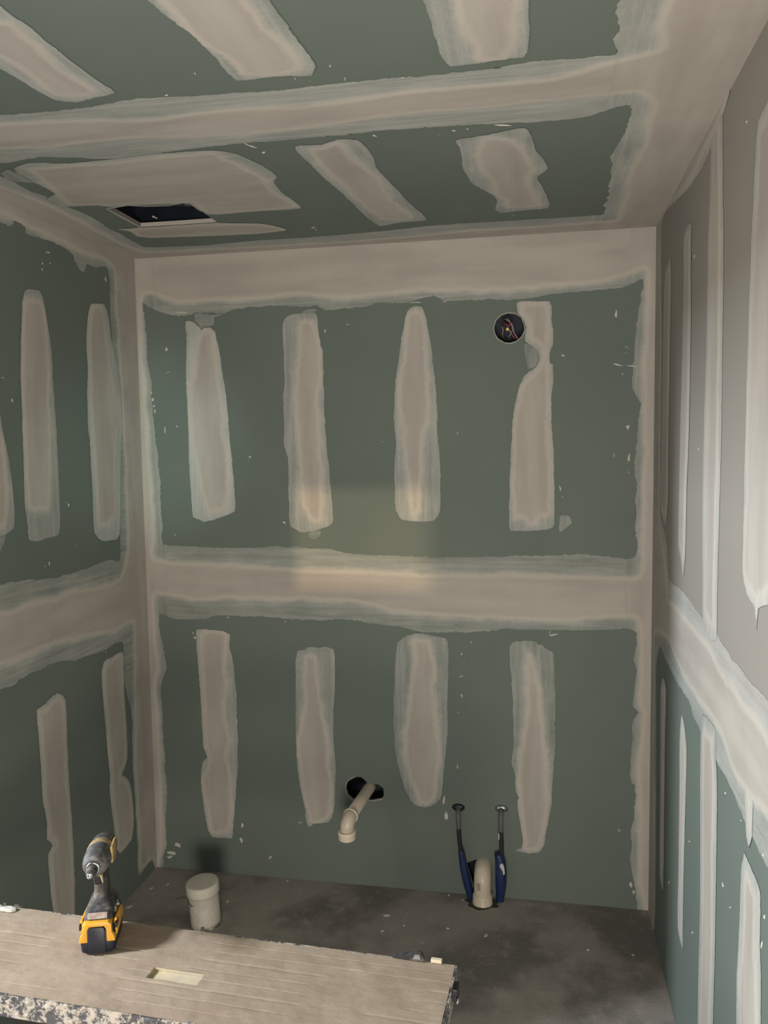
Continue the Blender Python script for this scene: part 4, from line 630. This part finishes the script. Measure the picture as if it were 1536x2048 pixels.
# ------------------------------------------------------------------ the room
def rect(u0, u1, v0, v1): return [(u0, v0), (u1, v0), (u1, v1), (u0, v1)]
T = .013
fl = bmesh.new(); box(fl, -.1, W+.1, -DEPTH-.1, .1, -.12, 0)
floor = struct(obj('floor', fl, M_FLOOR))
HL, HP, HO, HV = DATA['hole_light'], DATA['hole_pipe'], DATA['hole_low'], DATA['hole_vent']
wall_back = slab('wall_back', 'back', rect(-T, W+T, 0, H+T), [HL, HP, HO], [M_GREEN, M_CORE])
DOOR = (-2.62, -1.52, 2.06)
wall_left = slab('wall_left', 'left', [(-DEPTH, 0), (DOOR[0], 0), (DOOR[0], DOOR[2]), (DOOR[1], DOOR[2]), (DOOR[1], 0), (0, 0), (0, H), (-DEPTH, H)], [], [M_GREEN, M_CORE], .1)
wall_right = slab('wall_right', 'right', rect(-DEPTH, 0, 0, H), [], [M_SPLIT, M_CORE])
ceiling = slab('ceiling', 'ceiling', rect(0, W, -DEPTH, 0), [HV], [M_GREEN, M_CORE])
wall_front = slab('wall_front', 'front', rect(0, W, 0, H), [rect(.61, 1.205, 1.53, 1.915), rect(1.22, 1.86, .04, 2.1)], [M_SPLIT, M_CORE], .1)  # taller opening added to let the rear fill lamps in

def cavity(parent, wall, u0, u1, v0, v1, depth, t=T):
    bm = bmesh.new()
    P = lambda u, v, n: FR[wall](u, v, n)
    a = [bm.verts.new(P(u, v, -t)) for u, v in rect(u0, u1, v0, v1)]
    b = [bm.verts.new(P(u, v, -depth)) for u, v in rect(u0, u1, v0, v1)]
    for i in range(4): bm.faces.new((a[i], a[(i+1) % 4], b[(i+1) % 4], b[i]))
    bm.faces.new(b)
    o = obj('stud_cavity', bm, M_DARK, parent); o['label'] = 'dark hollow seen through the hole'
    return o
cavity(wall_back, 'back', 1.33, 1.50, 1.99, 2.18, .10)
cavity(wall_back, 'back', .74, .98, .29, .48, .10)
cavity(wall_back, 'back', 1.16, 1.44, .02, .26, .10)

frame_sheet('back', wall_back, 0, W, 0, H, M_COMP, .006, .42, (HL,))
frame_sheet('left', wall_left, DOOR[1], 0, 0.0, H, M_COMP, .006, .45)
frame_sheet('right', wall_right, -2.9, 0, 0, H, M_COMPR, .008, .5)
frame_sheet('ceiling', ceiling, 0, W, -2.85, 0, M_COMP, .007, .6, (HV,))
WALLS = {'back': (wall_back, M_COMP), 'left': (wall_left, M_COMP), 'right': (wall_right, M_COMPR), 'ceiling': (ceiling, M_COMP)}
for k, spec in enumerate(DATA['patches']):
    par, mt = WALLS[spec[0]]
    patch_sheet(spec, par, mt, None, {'back': (HL,), 'ceiling': (HV,)}.get(spec[0], ()), k)
for w in WALLS: fleck_sheet(w, WALLS[w][0])

# raised plaster rim round the cut hole for the light
def hole_rim(hole, parent, depth, w0=.0, w1=.004, wall='back', seg=None):
    bm = bmesh.new(); P = np.array(hole); c = P.mean(0); n = len(P)
    ri = random.Random(3)
    inn = [c+(p-c)*(1-.0) for p in P]
    out = [p+(p-c)/np.linalg.norm(p-c)*(w1*ri.uniform(.5, 1.2)) for p in P]
    rng_ = range(n) if seg is None else seg
    V0 = [bm.verts.new(FR[wall](*q, -.012)) for q in inn]; V1 = [bm.verts.new(FR[wall](*q, .0022)) for q in inn]
    V2 = [bm.verts.new(FR[wall](*q, .0008)) for q in out]
    for i in rng_:
        j = (i+1) % n
        bm.faces.new((V0[i], V0[j], V1[j], V1[i])); bm.faces.new((V1[i], V1[j], V2[j], V2[i]))
    bmesh.ops.recalc_face_normals(bm, faces=bm.faces[:])
    o = obj('cut_edge', bm, M_CORE, parent, True)
    return o
hole_rim(HL, wall_back, .01, w1=.0035)
hole_rim(HP, wall_back, .01, w1=.004, seg=[0, 1, 2, 10, 11, 12, 13])
hole_rim(HV, ceiling, .01, w1=.006, wall='ceiling', seg=[0, 1, 2, 3, 4, 5, 9, 10])

# ------------------------------------------------------------------ wiring in the round hole
cx, cz = 1.4085, 2.083
t = thing('light_wiring', 'loose red and grey wires with a yellow connector in the round wall hole', 'wiring', (cx, 0, cz))
def wire(pts, r, m):
    bm = bmesh.new(); tube(bm, pts, r, 8); return obj('wire', bm, m, t, True)
s_ = .0019
wire([(-.018, .09, .03), (-.020, .03, .028), (-.006, .012, .006), (.004, .008, -.016), (.020, .012, -.034), (.03, .06, -.04)], .0024, M_RED)
wire([(-.008, .09, .05), (-.006, .012, .036), (.008, .006, .010), (.014, .006, -.012), (.028, .014, -.034), (.04, .07, -.05)], .0018, M_GREYW)
wire([(-.03, .08, .01), (-.026, .012, .008), (-.022, .008, -.006), (-.024, .012, -.022), (-.02, .07, -.03)], .0015, M_GREYW)
wire([(.0, .08, -.03), (-.002, .012, -.030), (.006, .006, -.016), (.0, .004, -.006)], .0016, M_GREYW)
wire([(-.014, .08, .03), (-.012, .008, .016), (-.004, .004, .006), (.004, .01, .02), (.0, .08, .03)], .0026, M_RED)
wire([(-.022, .09, .045), (-.016, .014, .034), (-.002, .008, .024), (.010, .008, .012), (.016, .03, -.01)], .0015, M_GREYW)
bm = bmesh.new()
lathe(bm, [(.0, 0), (.0045, 0), (.0055, .003), (.0055, .012), (.0035, .015), (0, .015)], 16, Matrix.Translation((-.0065, .018, -.004)) @ Matrix.Rotation(math.radians(80), 4, 'X'), cap0=False, cap1=False)
obj('wire_connector', bm, M_CONN, t, True)['label'] = 'yellow screw connector'

# ------------------------------------------------------------------ vent housing above the ceiling hole
t = thing('vent_housing', 'dark vent housing recessed in the torn ceiling opening', 'vent', (.37, -.52, H))
bm = bmesh.new()
x0, x1, y0, y1 = -.17, .17, -.125, .150
a = [bm.verts.new((x, y, .0135)) for x, y in rect(x0, x1, y0, y1)]; b = [bm.verts.new((x, y, .12)) for x, y in rect(x0+.01, x1-.01, y0+.01, y1-.01)]
for i in range(4): bm.faces.new((a[i], a[(i+1) % 4], b[(i+1) % 4], b[i]))
bm.faces.new(b)
obj('housing', bm, plain('dark_blue_sheet', (.004, .007, .015), .4, 0, noise=.5, nscale=14, col2=(.010, .014, .026)), t)
bm = bmesh.new()
lathe(bm, [(.055, .11), (.058, .07), (.062, .04), (.058, .04), (.050, .11)], 28, Matrix.Translation((.06, .02, 0)), cap0=False, cap1=False)
obj('duct_collar', bm, plain('black_duct', (.012, .015, .025), .5), t, True)
bm = bmesh.new(); lathe(bm, [(0, 0), (.0028, 0), (.0034, .002), (.0034, .004), (0, .004)], 12, Matrix.Translation((-.068, .074, .014)), cap0=False, cap1=False)
box(bm, -.0705, -.0655, .0715, .0985, .0165, .0185)
obj('screw', bm, M_FLECK, t)['label'] = 'small white screw head'
M_CLIP = plain('dusty_clip', (.10, .11, .13), .5)
for a_ in ((.085, .112, -.035, -.018, .014, .030), (.10, .122, .018, .034, .014, .034)):
    bm = bmesh.new(); box(bm, *a_, .002); obj('clip', bm, M_CLIP, t)

# ------------------------------------------------------------------ waste pipe with elbow
t = thing('waste_pipe', 'cream plastic waste pipe with a down-turned elbow poking from the wall', 'pipe', (.879, 0, .384))
bm = bmesh.new(); r = .0215
dv = Vector((-.020, -.245, -.004)).normalized()
tube(bm, [Vector((0, 0, 0))-dv*.085, Vector((0, 0, 0)), dv*.10, dv*.245], r, 32, sub=1)
obj('pipe', bm, M_PVC, t, True)
E0 = dv*.228
bm = bmesh.new()
e1 = dv*.247
path = [E0]
for k in range(0, 10):
    a = k/9*math.radians(86)
    path.append(E0+dv*(.004+.026*math.sin(a))+Vector((-.004*(1-math.cos(a)), 0, -.026*(1-math.cos(a)))))
path.append(path[-1]+Vector((-.001, -.002, -.024)))
tube(bm, path, .0245, 32, sub=1)
lathe(bm, [(.0205, -.001), (.0272, -.001), (.0275, .004), (.0205, .004)], 40, Matrix.Translation(E0) @ dv.to_track_quat('Z', 'Y').to_matrix().to_4x4(), mat=1, cap0=False, cap1=False)
obj('elbow', bm, [M_PVC, M_PVCR], t, True)
bm = bmesh.new(); eb = path[-1]
lathe(bm, [(.0232, .010), (.0305, .012), (.0320, .006), (.0318, .001), (.0305, -.001), (.0305, -.015), (.0290, -.019), (.0215, -.019), (.0210, .004)], 44,
      Matrix.Translation(eb+Vector((0, 0, -.002))) @ Matrix.Rotation(math.radians(2), 4, 'X'), cap0=False, cap1=False)
for k in range(24):
    a = k/24*2*math.pi
    box(bm, 0, 0.001, 0, .001, 0, .001) if False else None
obj('collar', bm, M_PVCR, t, True)['label'] = 'wide cream compression collar'

# ------------------------------------------------------------------ floor drain pipe bent into the wall
t = thing('soil_pipe', 'white plastic soil pipe rising from the floor and bending into the wall', 'pipe', (1.309, -.047, 0))
bm = bmesh.new()
tube(bm, [(0, 0, .0), (0, 0, .05), (0, 0, .072), (0, .003, .090), (0, .014, .106), (0, .032, .114), (0, .06, .116), (0, .11, .116)], .0315, 36, sub=3)
obj('pipe', bm, M_PVC, t, True)
bm = bmesh.new(); lathe(bm, [(.0315, .036), (.0345, .034), (.0362, .028), (.0362, .004), (.0375, .002), (.0375, 0)], 40, cap0=False, cap1=False)
obj('collar', bm, M_PVC, t, True)
bm = bmesh.new()
n = 6; rr = .0318
rows = []
for z in (.060, .088):
    rows.append([bm.verts.new((rr*math.sin(a), -rr*math.cos(a), z)) for a in np.linspace(-.62, -.17, n)])
for i in range(n-1): bm.faces.new((rows[0][i], rows[0][i+1], rows[1][i+1], rows[1][i]))
obj('printed_mark', bm, M_PINK, t, True)['label'] = 'pinkish printed block on the pipe'

bm = bmesh.new()
ch = random.Random(21)
prism(bm, [(1.309+.062*math.cos(a)*ch.uniform(.75, 1.1), -.052+.045*math.sin(a)*ch.uniform(.7, 1.15)) for a in np.linspace(0, 2*math.pi, 22)[:-1]], .0002, .0012, 2)
o = obj('chipped_concrete', bm, plain('dark_broken_concrete', (.05, .045, .04), .9, noise=.8, nscale=60), floor)
# ------------------------------------------------------------------ flexible water pipes
def water_pipe(label, wallpt, neck, black, blue, flip, rb=.0082, rs=.0138):
    t = thing('water_pipe', label, 'water pipe', (wallpt[0], 0, wallpt[1]), 0, 'blue-sleeved water pipes below the escutcheons')
    o = Vector((wallpt[0], 0, wallpt[1]))
    bm = bmesh.new()
    lathe(bm, [(.009, 0), (.0205, 0), (.0215, .0025), (.016, .006), (.0105, .0085), (.009, .0085)], 32, Matrix.Translation((0, -.001, 0)) @ Matrix.Diagonal((1.1, 1, .66, 1)) @ Matrix.Rotation(math.radians(90), 4, 'X'), cap0=False, cap1=False)
    obj('wall_flange', bm, M_STEEL if flip else plain('dark_flange', (.035, .035, .05), .35, .6), t, True)
    L = lambda pts: [Vector(p)-o for p in pts]
    bm = bmesh.new(); tube(bm, L(neck), .0085, 16); obj('neck', bm, plain('grey_pipe_neck', (.10, .105, .11), .5), t, True)
    bm = bmesh.new(); tube(bm, L(black), rb, 16); obj('hose', bm, M_BLACK, t, True)
    bm = bmesh.new(); tube(bm, L(blue), (lambda s: rs*(.78+.32*math.sin(math.pi*min(1, s*1.1)))), 16); obj('sleeve', bm, M_SLEEVE, t, True)
    return t, L
water_pipe('left blue and black water pipe, bending to the right at the floor', (1.218, .335),
    [(1.218, .01, .335), (1.219, -.022, .330), (1.221, -.034, .31), (1.222, -.036, .27)],
    [(1.222, -.036, .275), (1.225, -.036, .22), (1.234, -.034, .15)],
    [(1.230, -.034, .185), (1.239, -.031, .12), (1.251, -.027, .06), (1.261, -.022, .015), (1.262, -.021, -.004)], False)
tp, Lp = water_pipe('right blue and black water pipe with a pale torn flap', (1.377, .341),
    [(1.377, .01, .341), (1.377, -.022, .336), (1.376, -.034, .31), (1.376, -.036, .27)],
    [(1.376, -.036, .275), (1.378, -.036, .22), (1.378, -.035, .14)],
    [(1.366, -.036, .185), (1.374, -.036, .15), (1.376, -.036, .09), (1.374, -.028, .04), (1.370, -.024, -.004)], True, rs=.0185)
bm = bmesh.new()
prism(bm, [(-.004, .158-.341), (.006, .162-.341), (.011, .150-.341), (.014, .125-.341), (.009, .118-.341), (.005, .135-.341), (-.004, .148-.341)], -.062, -.054, 1, 0, .001)
obj('torn_flap', bm, M_FLECK, tp)
bm = bmesh.new(); box(bm, -.010, -.006, -.048, -.044, .245-.341, .268-.341, .001); obj('tape_end', bm, M_FLECK, tp)


# ------------------------------------------------------------------ capped pipe stub on the floor
t = thing('capped_pipe_stub', 'short white capped pipe standing on the concrete floor', 'pipe', (.353, -.335, 0))
t.rotation_euler = (math.radians(3), math.radians(-2.5), 0)
HH = .156
bm = bmesh.new(); lathe(bm, [(.052, -.002), (.052, HH-.035), (.050, HH-.035), (.050, -.002)], 48, cap0=False, cap1=False)
obj('pipe', bm, M_CAPW, t, True)
bm = bmesh.new(); lathe(bm, [(.0522, HH-.040), (.0565, HH-.038), (.0575, HH-.030), (.0575, HH-.004), (.0555, HH), (.050, HH+.001), (0, HH-.001)], 48,
   Matrix.Translation((0, 0, 0)), cap0=False, cap1=False)
obj('end_cap', bm, M_PVCG, t, True)
bm = bmesh.new(); tube(bm, [(-.052, -.02, .105), (-.07, -.026, .110), (-.088, -.03, .104)], .0016, 8)
tube(bm, [(-.0525, -.004, .098), (-.046, -.028, .096), (-.028, -.046, .094), (-.02, -.0495, .094)], .0013, 8)
obj('tie_wire', bm, M_BLACK, t, True)

# ------------------------------------------------------------------ work platform
PH = .65
t = thing('work_platform', 'narrow work platform with a compound-caked top under the impact driver', 'platform', (.70, -1.5, 0), math.radians(-2.35))
PLAT = t
L0, L1, Y0, Y1 = -.60, .645, -.132, .128
bm = bmesh.new()
# top skin with a hand slot, ribs running along the length
sx0, sx1, sy0, sy1 = .062, .170, -.034, .000
xs = sorted(set([L0, L1, sx0, sx1]+list(np.linspace(L0, L1, 150))))
ribs = []
nb = 9
for i in range(nb+1):
    y = Y0+(Y1-Y0)*i/nb
    if 0 < i < nb: ribs += [y-.0022, y-.0008, y, y+.0008, y+.0022]
ys = sorted(set([Y0, Y1, sy0, sy1]+ribs+list(np.linspace(Y0, Y1, 40))))
ribc = [Y0+(Y1-Y0)*i/nb for i in range(1, nb)]
grid = {}
for i, x in enumerate(xs):
    for j, y in enumerate(ys):
        d = min(abs(y-c) for c in ribc)
        nz = float(vnoise(np.array([x]), np.array([y]), 26)[0])*.003+float(vnoise(np.array([x+4]), np.array([y]), 75)[0])*.0022
        on = float(vnoise(np.array([x*.6+9]), np.array([y]), 14)[0])
        z = PH-.0011*max(0, 1-d/.002)*(1 if on > -.05 else 0)+nz*.55
        grid[i, j] = bm.verts.new((x, y, z))
for i in range(len(xs)-1):
    for j in range(len(ys)-1):
        cx_ = (xs[i]+xs[i+1])/2; cy_ = (ys[j]+ys[j+1])/2
        if sx0 < cx_ < sx1 and sy0 < cy_ < sy1: continue
        bm.faces.new((grid[i, j], grid[i+1, j], grid[i+1, j+1], grid[i, j+1])).smooth = True
obj('top_deck', bm, M_TOP, t)
bm = bmesh.new()
# side rails: a C-shaped aluminium lip all round
box(bm, L0, L1, Y0-.002, Y0+.002, PH-.045, PH-.0005); box(bm, L0, L1, Y1-.002, Y1+.002, PH-.045, PH-.0005)
box(bm, L1-.002, L1+.004, Y0, Y1, PH-.046, PH-.0008); box(bm, L0-.003, L0+.002, Y0, Y1, PH-.046, PH-.0008)
box(bm, L0, L1, Y0, Y0+.02, PH-.047, PH-.044); box(bm, L0, L1, Y1-.02, Y1, PH-.047, PH-.044)
rr_ = random.Random(8)
# crusts of dried compound hanging on the rail
for k in range(150):
    if k < 100: px_, py_ = rr_.uniform(L0, L1), Y0-.002
    else: px_, py_ = L1+.003, rr_.uniform(Y0, Y1)
    pz_ = PH-rr_.uniform(.001, .042); s1 = rr_.uniform(.003, .011)
    tt = bmesh.new(); bmesh.ops.create_icosphere(tt, subdivisions=1, radius=1)
    for v in tt.verts: v.co *= rr_.uniform(.7, 1.2)
    Mx = Matrix.Translation((px_, py_, pz_)) @ Matrix.Diagonal((s1*rr_.uniform(.6, 1.8) if k < 100 else .003, .0025 if k < 100 else s1*1.3, s1*rr_.uniform(.4, .9), 1))
    merge(bm, tt, 0, Mx)
rails = obj('side_rail', bm, M_SPLASH, t)
bm = bmesh.new()
# slot walls and bottom
box(bm, sx0-.001, sx1+.001, sy1, sy1+.002, PH-.010, PH-.0012); box(bm, sx0-.001, sx1+.001, sy0-.002, sy0, PH-.010, PH-.0012)
box(bm, sx0-.003, sx0, sy0, sy1, PH-.010, PH-.0012); box(bm, sx1, sx1+.003, sy0, sy1, PH-.010, PH-.0012); box(bm, sx0, sx1, sy0, sy1, PH-.012, PH-.008)
obj('hand_slot', bm, plain('slot_lining', (.50, .44, .35), .7, noise=.7, nscale=22, col2=(.72, .60, .36)), t)['label'] = 'rectangular hand slot with cream lining'
for sx in (-1, 1):
    for sy in (-1, 1):
        bm = bmesh.new()
        xb = (L0+.06 if sx < 0 else L1-.05); yb = sy*.112
        tube(bm, [(xb, yb, PH-.044), (xb+sx*.03, yb+sy*.012, .02)], .013, 12, sub=1)
        lathe(bm, [(0, 0), (.021, 0), (.021, .03), (.015, .034), (0, .034)], 16, Matrix.Translation((xb+sx*.032, yb+sy*.013, 0)), cap0=False, cap1=False, mat=1)
        obj('leg', bm, [M_ALU, M_BLACK], t, True)
    bm = bmesh.new(); xb = (L0+.06 if sx < 0 else L1-.05)+sx*.016
    tube(bm, [(xb, -.118, .30), (xb, .118, .30)], .010, 10, sub=1); obj('crossbar', bm, M_ALU, t, True)
# pale end bracket under the right rail
bm = bmesh.new()
prism(bm, [(Y0+.05, PH-.045), (Y0+.085, PH-.045), (Y0+.060, PH-.150), (Y0+.01, PH-.150)], L1-.01, L1+.008, 0, 0, .001)
obj('end_bracket', bm, M_FLECK, t)['label'] = 'pale bracket under the right end'
# latch on the corner
bm = bmesh.new(); box(bm, L1+.002, L1+.014, Y1-.062, Y1-.034, PH-.034, PH-.008, .003)
lathe(bm, [(0, 0), (.005, 0), (.006, .004), (0, .006)], 12, Matrix.Translation((L1+.012, Y1-.068, PH-.026)) @ Matrix.Rotation(math.radians(90), 4, 'Y'), cap0=False, cap1=False, mat=1)
obj('latch', bm, [M_BLACK, M_STEEL], t)

def on_deck(x, y):
    a = math.radians(-2.35); dx, dy = x-.70, y+1.5
    return dx, dy

# small leftovers lying on the deck
def lump(name, label, cat, loc, size, mat, seed, rot=0, sub=2, group=None):
    bm = bmesh.new(); bmesh.ops.create_icosphere(bm, subdivisions=sub, radius=1)
    q = random.Random(seed)
    for v in bm.verts:
        k = q.uniform(.8, 1.15); v.co = Vector((v.co.x*size[0]*k, v.co.y*size[1]*k, max(-.0, v.co.z+.35)*size[2]*k*.75))
    o = obj(name, bm, mat); o.location = loc; o.rotation_euler = (0, 0, rot)
    return tag(o, label, cat, group)
def bracket():
    bm = bmesh.new()
    prism(bm, [(-.045, 0), (.018, 0), (.022, .004), (.014, .016), (.004, .018), (-.02, .008)], -.006, .006, 1, 0, .001)
    prism(bm, [(-.002, .005), (.014, .0055), (.012, .014), (.003, .014)], -.0075, -.006, 1, 1)
    o = obj('metal_offcut', bm, [M_TOOL, M_ALU]); o.location = (1.268, -1.395, PH+.0012); o.rotation_euler = (0, 0, math.radians(-4))
    return tag(o, 'small grey metal offcut at the far edge of the platform', 'offcut')
bracket()
bm = bmesh.new(); box(bm, -.011, .011, -.005, .005, 0, .007, .0015)
o = obj('timber_offcut', bm, M_WOOD); o.location = (1.313, -1.397, PH+.001); o.rotation_euler = (0, 0, -.05)
tag(o, 'tiny cream timber offcut by the platform corner', 'offcut')
lump('compound_crumb', 'larger pale compound crumb at the left end of the platform', 'crumb', (.345, -1.372, PH+.0005), (.021, .010, .008), M_FLECK, 2)
lump('compound_crumb', 'smaller pale compound crumb at the left frame edge of the platform', 'crumb', (.318, -1.366, PH+.0005), (.009, .007, .006), M_FLECK, 5)

# ------------------------------------------------------------------ cordless impact driver, standing on its battery, nose to the camera
t = thing('impact_driver', 'yellow and black cordless impact driver standing on its battery', 'power tool', (.613, -1.437, PH+.0030), math.radians(19))
DR = t
def rrect(w, d, r, y0=0, x0=0, n=5):
    pts = []
    for cx_, cy_, a0 in ((w/2-r, d/2-r, 0), (-w/2+r, d/2-r, 90), (-w/2+r, -d/2+r, 180), (w/2-r, -d/2+r, 270)):
        for k in range(n+1):
            a = math.radians(a0+90*k/n); pts.append((x0+cx_+r*math.cos(a), y0+cy_+r*math.sin(a)))
    return pts
def stack(bm, secs, mat=0):
    """secs: (z, width, depth, radius, y offset, x offset)"""
    loft(bm, [[Vector((x, y, z)) for x, y in rrect(w, d, r, yo, xo)] for z, w, d, r, yo, xo in secs], mat=mat)
# battery: dark lower block
bm = bmesh.new()
stack(bm, [(0, .066, .104, .008, 0, 0), (.003, .072, .110, .010, 0, 0), (.022, .075, .114, .010, 0, 0), (.032, .075, .114, .010, 0, 0), (.060, .066, .108, .010, .002, 0), (.066, .060, .10, .010, .003, 0)])
# vertical face plate at the front
prism(bm, [(-.018, .002), (.018, .002), (.018, .052), (.014, .060), (-.014, .060), (-.018, .052)], -.0592, -.050, 1, 0, .0012)
batt = obj('battery', bm, M_NAVY, t, True)
# yellow shoulders: an arch round the face plate plus side wings
bm = bmesh.new()
arch = [(-.039, .027), (-.0205, .027), (-.0205, .054), (-.016, .0615), (.016, .0615), (.0205, .054), (.0205, .027), (.039, .027), (.036, .040), (.032, .046), (.031, .066), (.024, .0705), (-.024, .0705), (-.031, .066), (-.032, .046), (-.036, .040)]
prism(bm, arch, -.0585, -.034, 1, 0, .0012)
for s in (-1, 1):
    prism(bm, [(-.036, .028), (.045, .030), (.040, .050), (.030, .060), (-.036, .066)] , s*.0335, s*.0395, 0, 0, .0012)
obj('battery_shoulder', bm, M_YEL, batt, True)['label'] = 'yellow arch over the battery face'
for s in (-1, 1):
    bm = bmesh.new()
    prism(bm, [(-.045, .0), (-.020, 0), (-.020, .012), (-.045, .012)], s*.036, s*.0405, 0, 0, .001)
    for v in bm.verts: v.co.z += .048
    obj('release_button', bm, M_NAVY, batt, True)
# foot of the handle
bm = bmesh.new()
stack(bm, [(.060, .060, .098, .010, .004, 0), (.070, .061, .100, .012, .004, 0), (.084, .057, .090, .013, .008, 0), (.091, .048, .068, .014, .014, 0), (.098, .036, .050, .014, .018, 0), (.108, .0325, .044, .014, .018, 0),
           (.128, .031, .041, .014, .016, 0), (.150, .031, .043, .014, .010, 0), (.166, .034, .050, .015, .004, 0), (.178, .038, .060, .016, .0, 0)])
handle = obj('handle', bm, M_TOOL, t, True)
# sticker on the sloped foot
bm = bmesh.new()
box(bm, -.021, .021, -.0065, .0065, 0, .0012, .0005)
st_ = obj('sticker', bm, M_LABEL, t); st_.location = (0, -.0432, .0785); st_.rotation_euler = (math.radians(55), 0, 0)
st_['label'] = 'worn pinkish sticker plate'
# belt clip screw at the side
bm = bmesh.new(); box(bm, .030, .0345, -.012, .022, .066, .078, .001); lathe(bm, [(0, 0), (.004, 0), (.004, .003), (0, .003)], 12, Matrix.Translation((.034, .012, .072)) @ Matrix.Rotation(math.radians(90), 4, 'Y'), cap0=False, cap1=False)
obj('belt_clip', bm, M_STEEL, t)
# trigger
bm = bmesh.new()
prism(bm, [(-.036, .172), (-.018, .178), (-.018, .142), (-.024, .138), (-.029, .146), (-.0325, .160)], -.0075, .0075, 0, 0, .002)
obj('trigger', bm, M_BLACK, t, True)
# head: axis along -y, sloping down a touch towards the nose
HM = Matrix.Translation((-.002, .0, .196)) @ Matrix.Rotation(math.radians(90), 4, 'X') @ Matrix.Rotation(math.radians(0), 4, 'Y')
HM = Matrix.Translation((0, 0, .195)) @ Matrix.Rotation(math.radians(-2.5), 4, 'X') @ Matrix.Rotation(math.radians(90), 4, 'X')
def head(prof, mat, name, parent=t, n=36, squash=1.0):
    bm = bmesh.new()
    lathe(bm, prof, n, HM @ Matrix.Diagonal((1, squash, 1, 1)), cap0=True, cap1=True)
    return obj(name, bm, mat, parent, True)
head([(.020, -.070), (.025, -.068), (.0275, -.060), (.0285, -.040), (.029, -.022)], M_TOOL, 'motor_cap')
head([(.029, -.024), (.0302, -.023), (.0302, -.012), (.0305, -.006), (.029, -.004)], M_DYEL, 'body_shell')
nose = head([(.0290, -.006), (.0300, .004), (.0296, .020), (.0285, .034), (.0262, .048), (.0222, .058), (.0165, .062), (.0160, .062)], M_NOSE, 'gear_case')
head([(.0135, .060), (.0150, .061), (.0155, .066), (.0135, .069), (.0120, .069)], M_STEEL, 'nose_ring')
head([(.0110, .066), (.0115, .068), (.0115, .084), (.0095, .087), (.0085, .088)], M_TOOL, 'collet')
bm = bmesh.new()
lathe(bm, [(.0040, .086), (.0058, .087), (.0066, .090), (.0066, .100), (.0058, .1025), (.0040, .1025), (.0036, .096), (0, .096)], 24, HM, cap0=False, cap1=False)
obj('bit_holder', bm, M_STEEL, t, True)['label'] = 'shiny steel bit holder'
# yellow side flanks and under-trigger guard
bm = bmesh.new()
for s in (1,):
    prism(bm, [(-.012, -.012), (-.012, .024), (.030, .026), (.050, .020), (.046, -.002), (.020, -.016)], s*.0262, s*.0322, 0, 0, .002)
for v in bm.verts: v.co.z += .192
obj('side_flank', bm, M_DYEL, t, True)
bm = bmesh.new()
prism(bm, [(-.052, .176), (-.030, .180), (-.012, .180), (-.010, .172), (-.020, .166), (-.044, .168)], -.013, .013, 0, 0, .002)
obj('chin', bm, plain('pale_dusty_yellow', (.60, .42, .20), .5, noise=.8, nscale=60, col2=(.62, .52, .38)), t, True)
bm = bmesh.new(); prism(bm, [(-.046, .168), (-.034, .172), (-.024, .150), (-.030, .146)], .010, .0125, 0, 0, .0006)
obj('guard_strap', bm, M_WOOD, t, True)

DR.scale = (.92, .92, .93)

# ------------------------------------------------------------------ floor crumbs
CRUMBS = [
 'long thin compound scrape on the floor left of the capped pipe stub',
 'round pale crumb on the floor between the left corner and the capped pipe stub',
 'pale smudge of compound on the floor by the left wall, just behind the drill',
 'small crumb against the back wall above and left of the waste pipe',
 'pale dot of compound on the floor right of the capped pipe stub',
 'largest pale flake on the dark floor below the waste pipe',
 'small bright chip on the floor right of the largest flake',
 'thin bright sliver on the floor under the largest flake',
 'pale chip on the floor below and left of the largest flake',
 'pale chip on the floor just beyond the platform, left of the metal offcut',
 'pale oval chip on the floor between the platform corner and the soil pipe',
 'chip at the foot of the back wall left of the blue pipes',
 'chip on the floor just left of the soil pipe collar',
 'flat ring-shaped scrape on the floor in front of the soil pipe',
 'pale fleck on the open floor well to the right of the soil pipe',
 'elongated chip on the floor near the foot of the right wall']
CRUMB_SIZE = [1.9, 1.3, 1.8, .8, 1.2, 2.0, .8, .9, 1.0, .9, 1.1, .9, .8, 1.4, 1.0, 1.2]
q = random.Random(11)
for i, ((x, y), big, lab) in enumerate(zip(DATA['floorpts'], CRUMB_SIZE, CRUMBS)):
    lump('floor_crumb', lab, 'crumb', (x, y, 0), (q.uniform(.006, .009)*big, q.uniform(.004, .006)*big, q.uniform(.003, .004)), M_FLECK if i % 3 else M_CORE, i, q.uniform(0, 3), 1, 'compound crumbs scattered over the floor')
# unseen slab added behind the rear opening to keep the low sun out
bm = bmesh.new(); box(bm, 1.12, 2.6, -5.5, -5.4, -.12, 2.7)
sun_blocker = struct(obj('sun_blocker', bm, M_SPLIT))
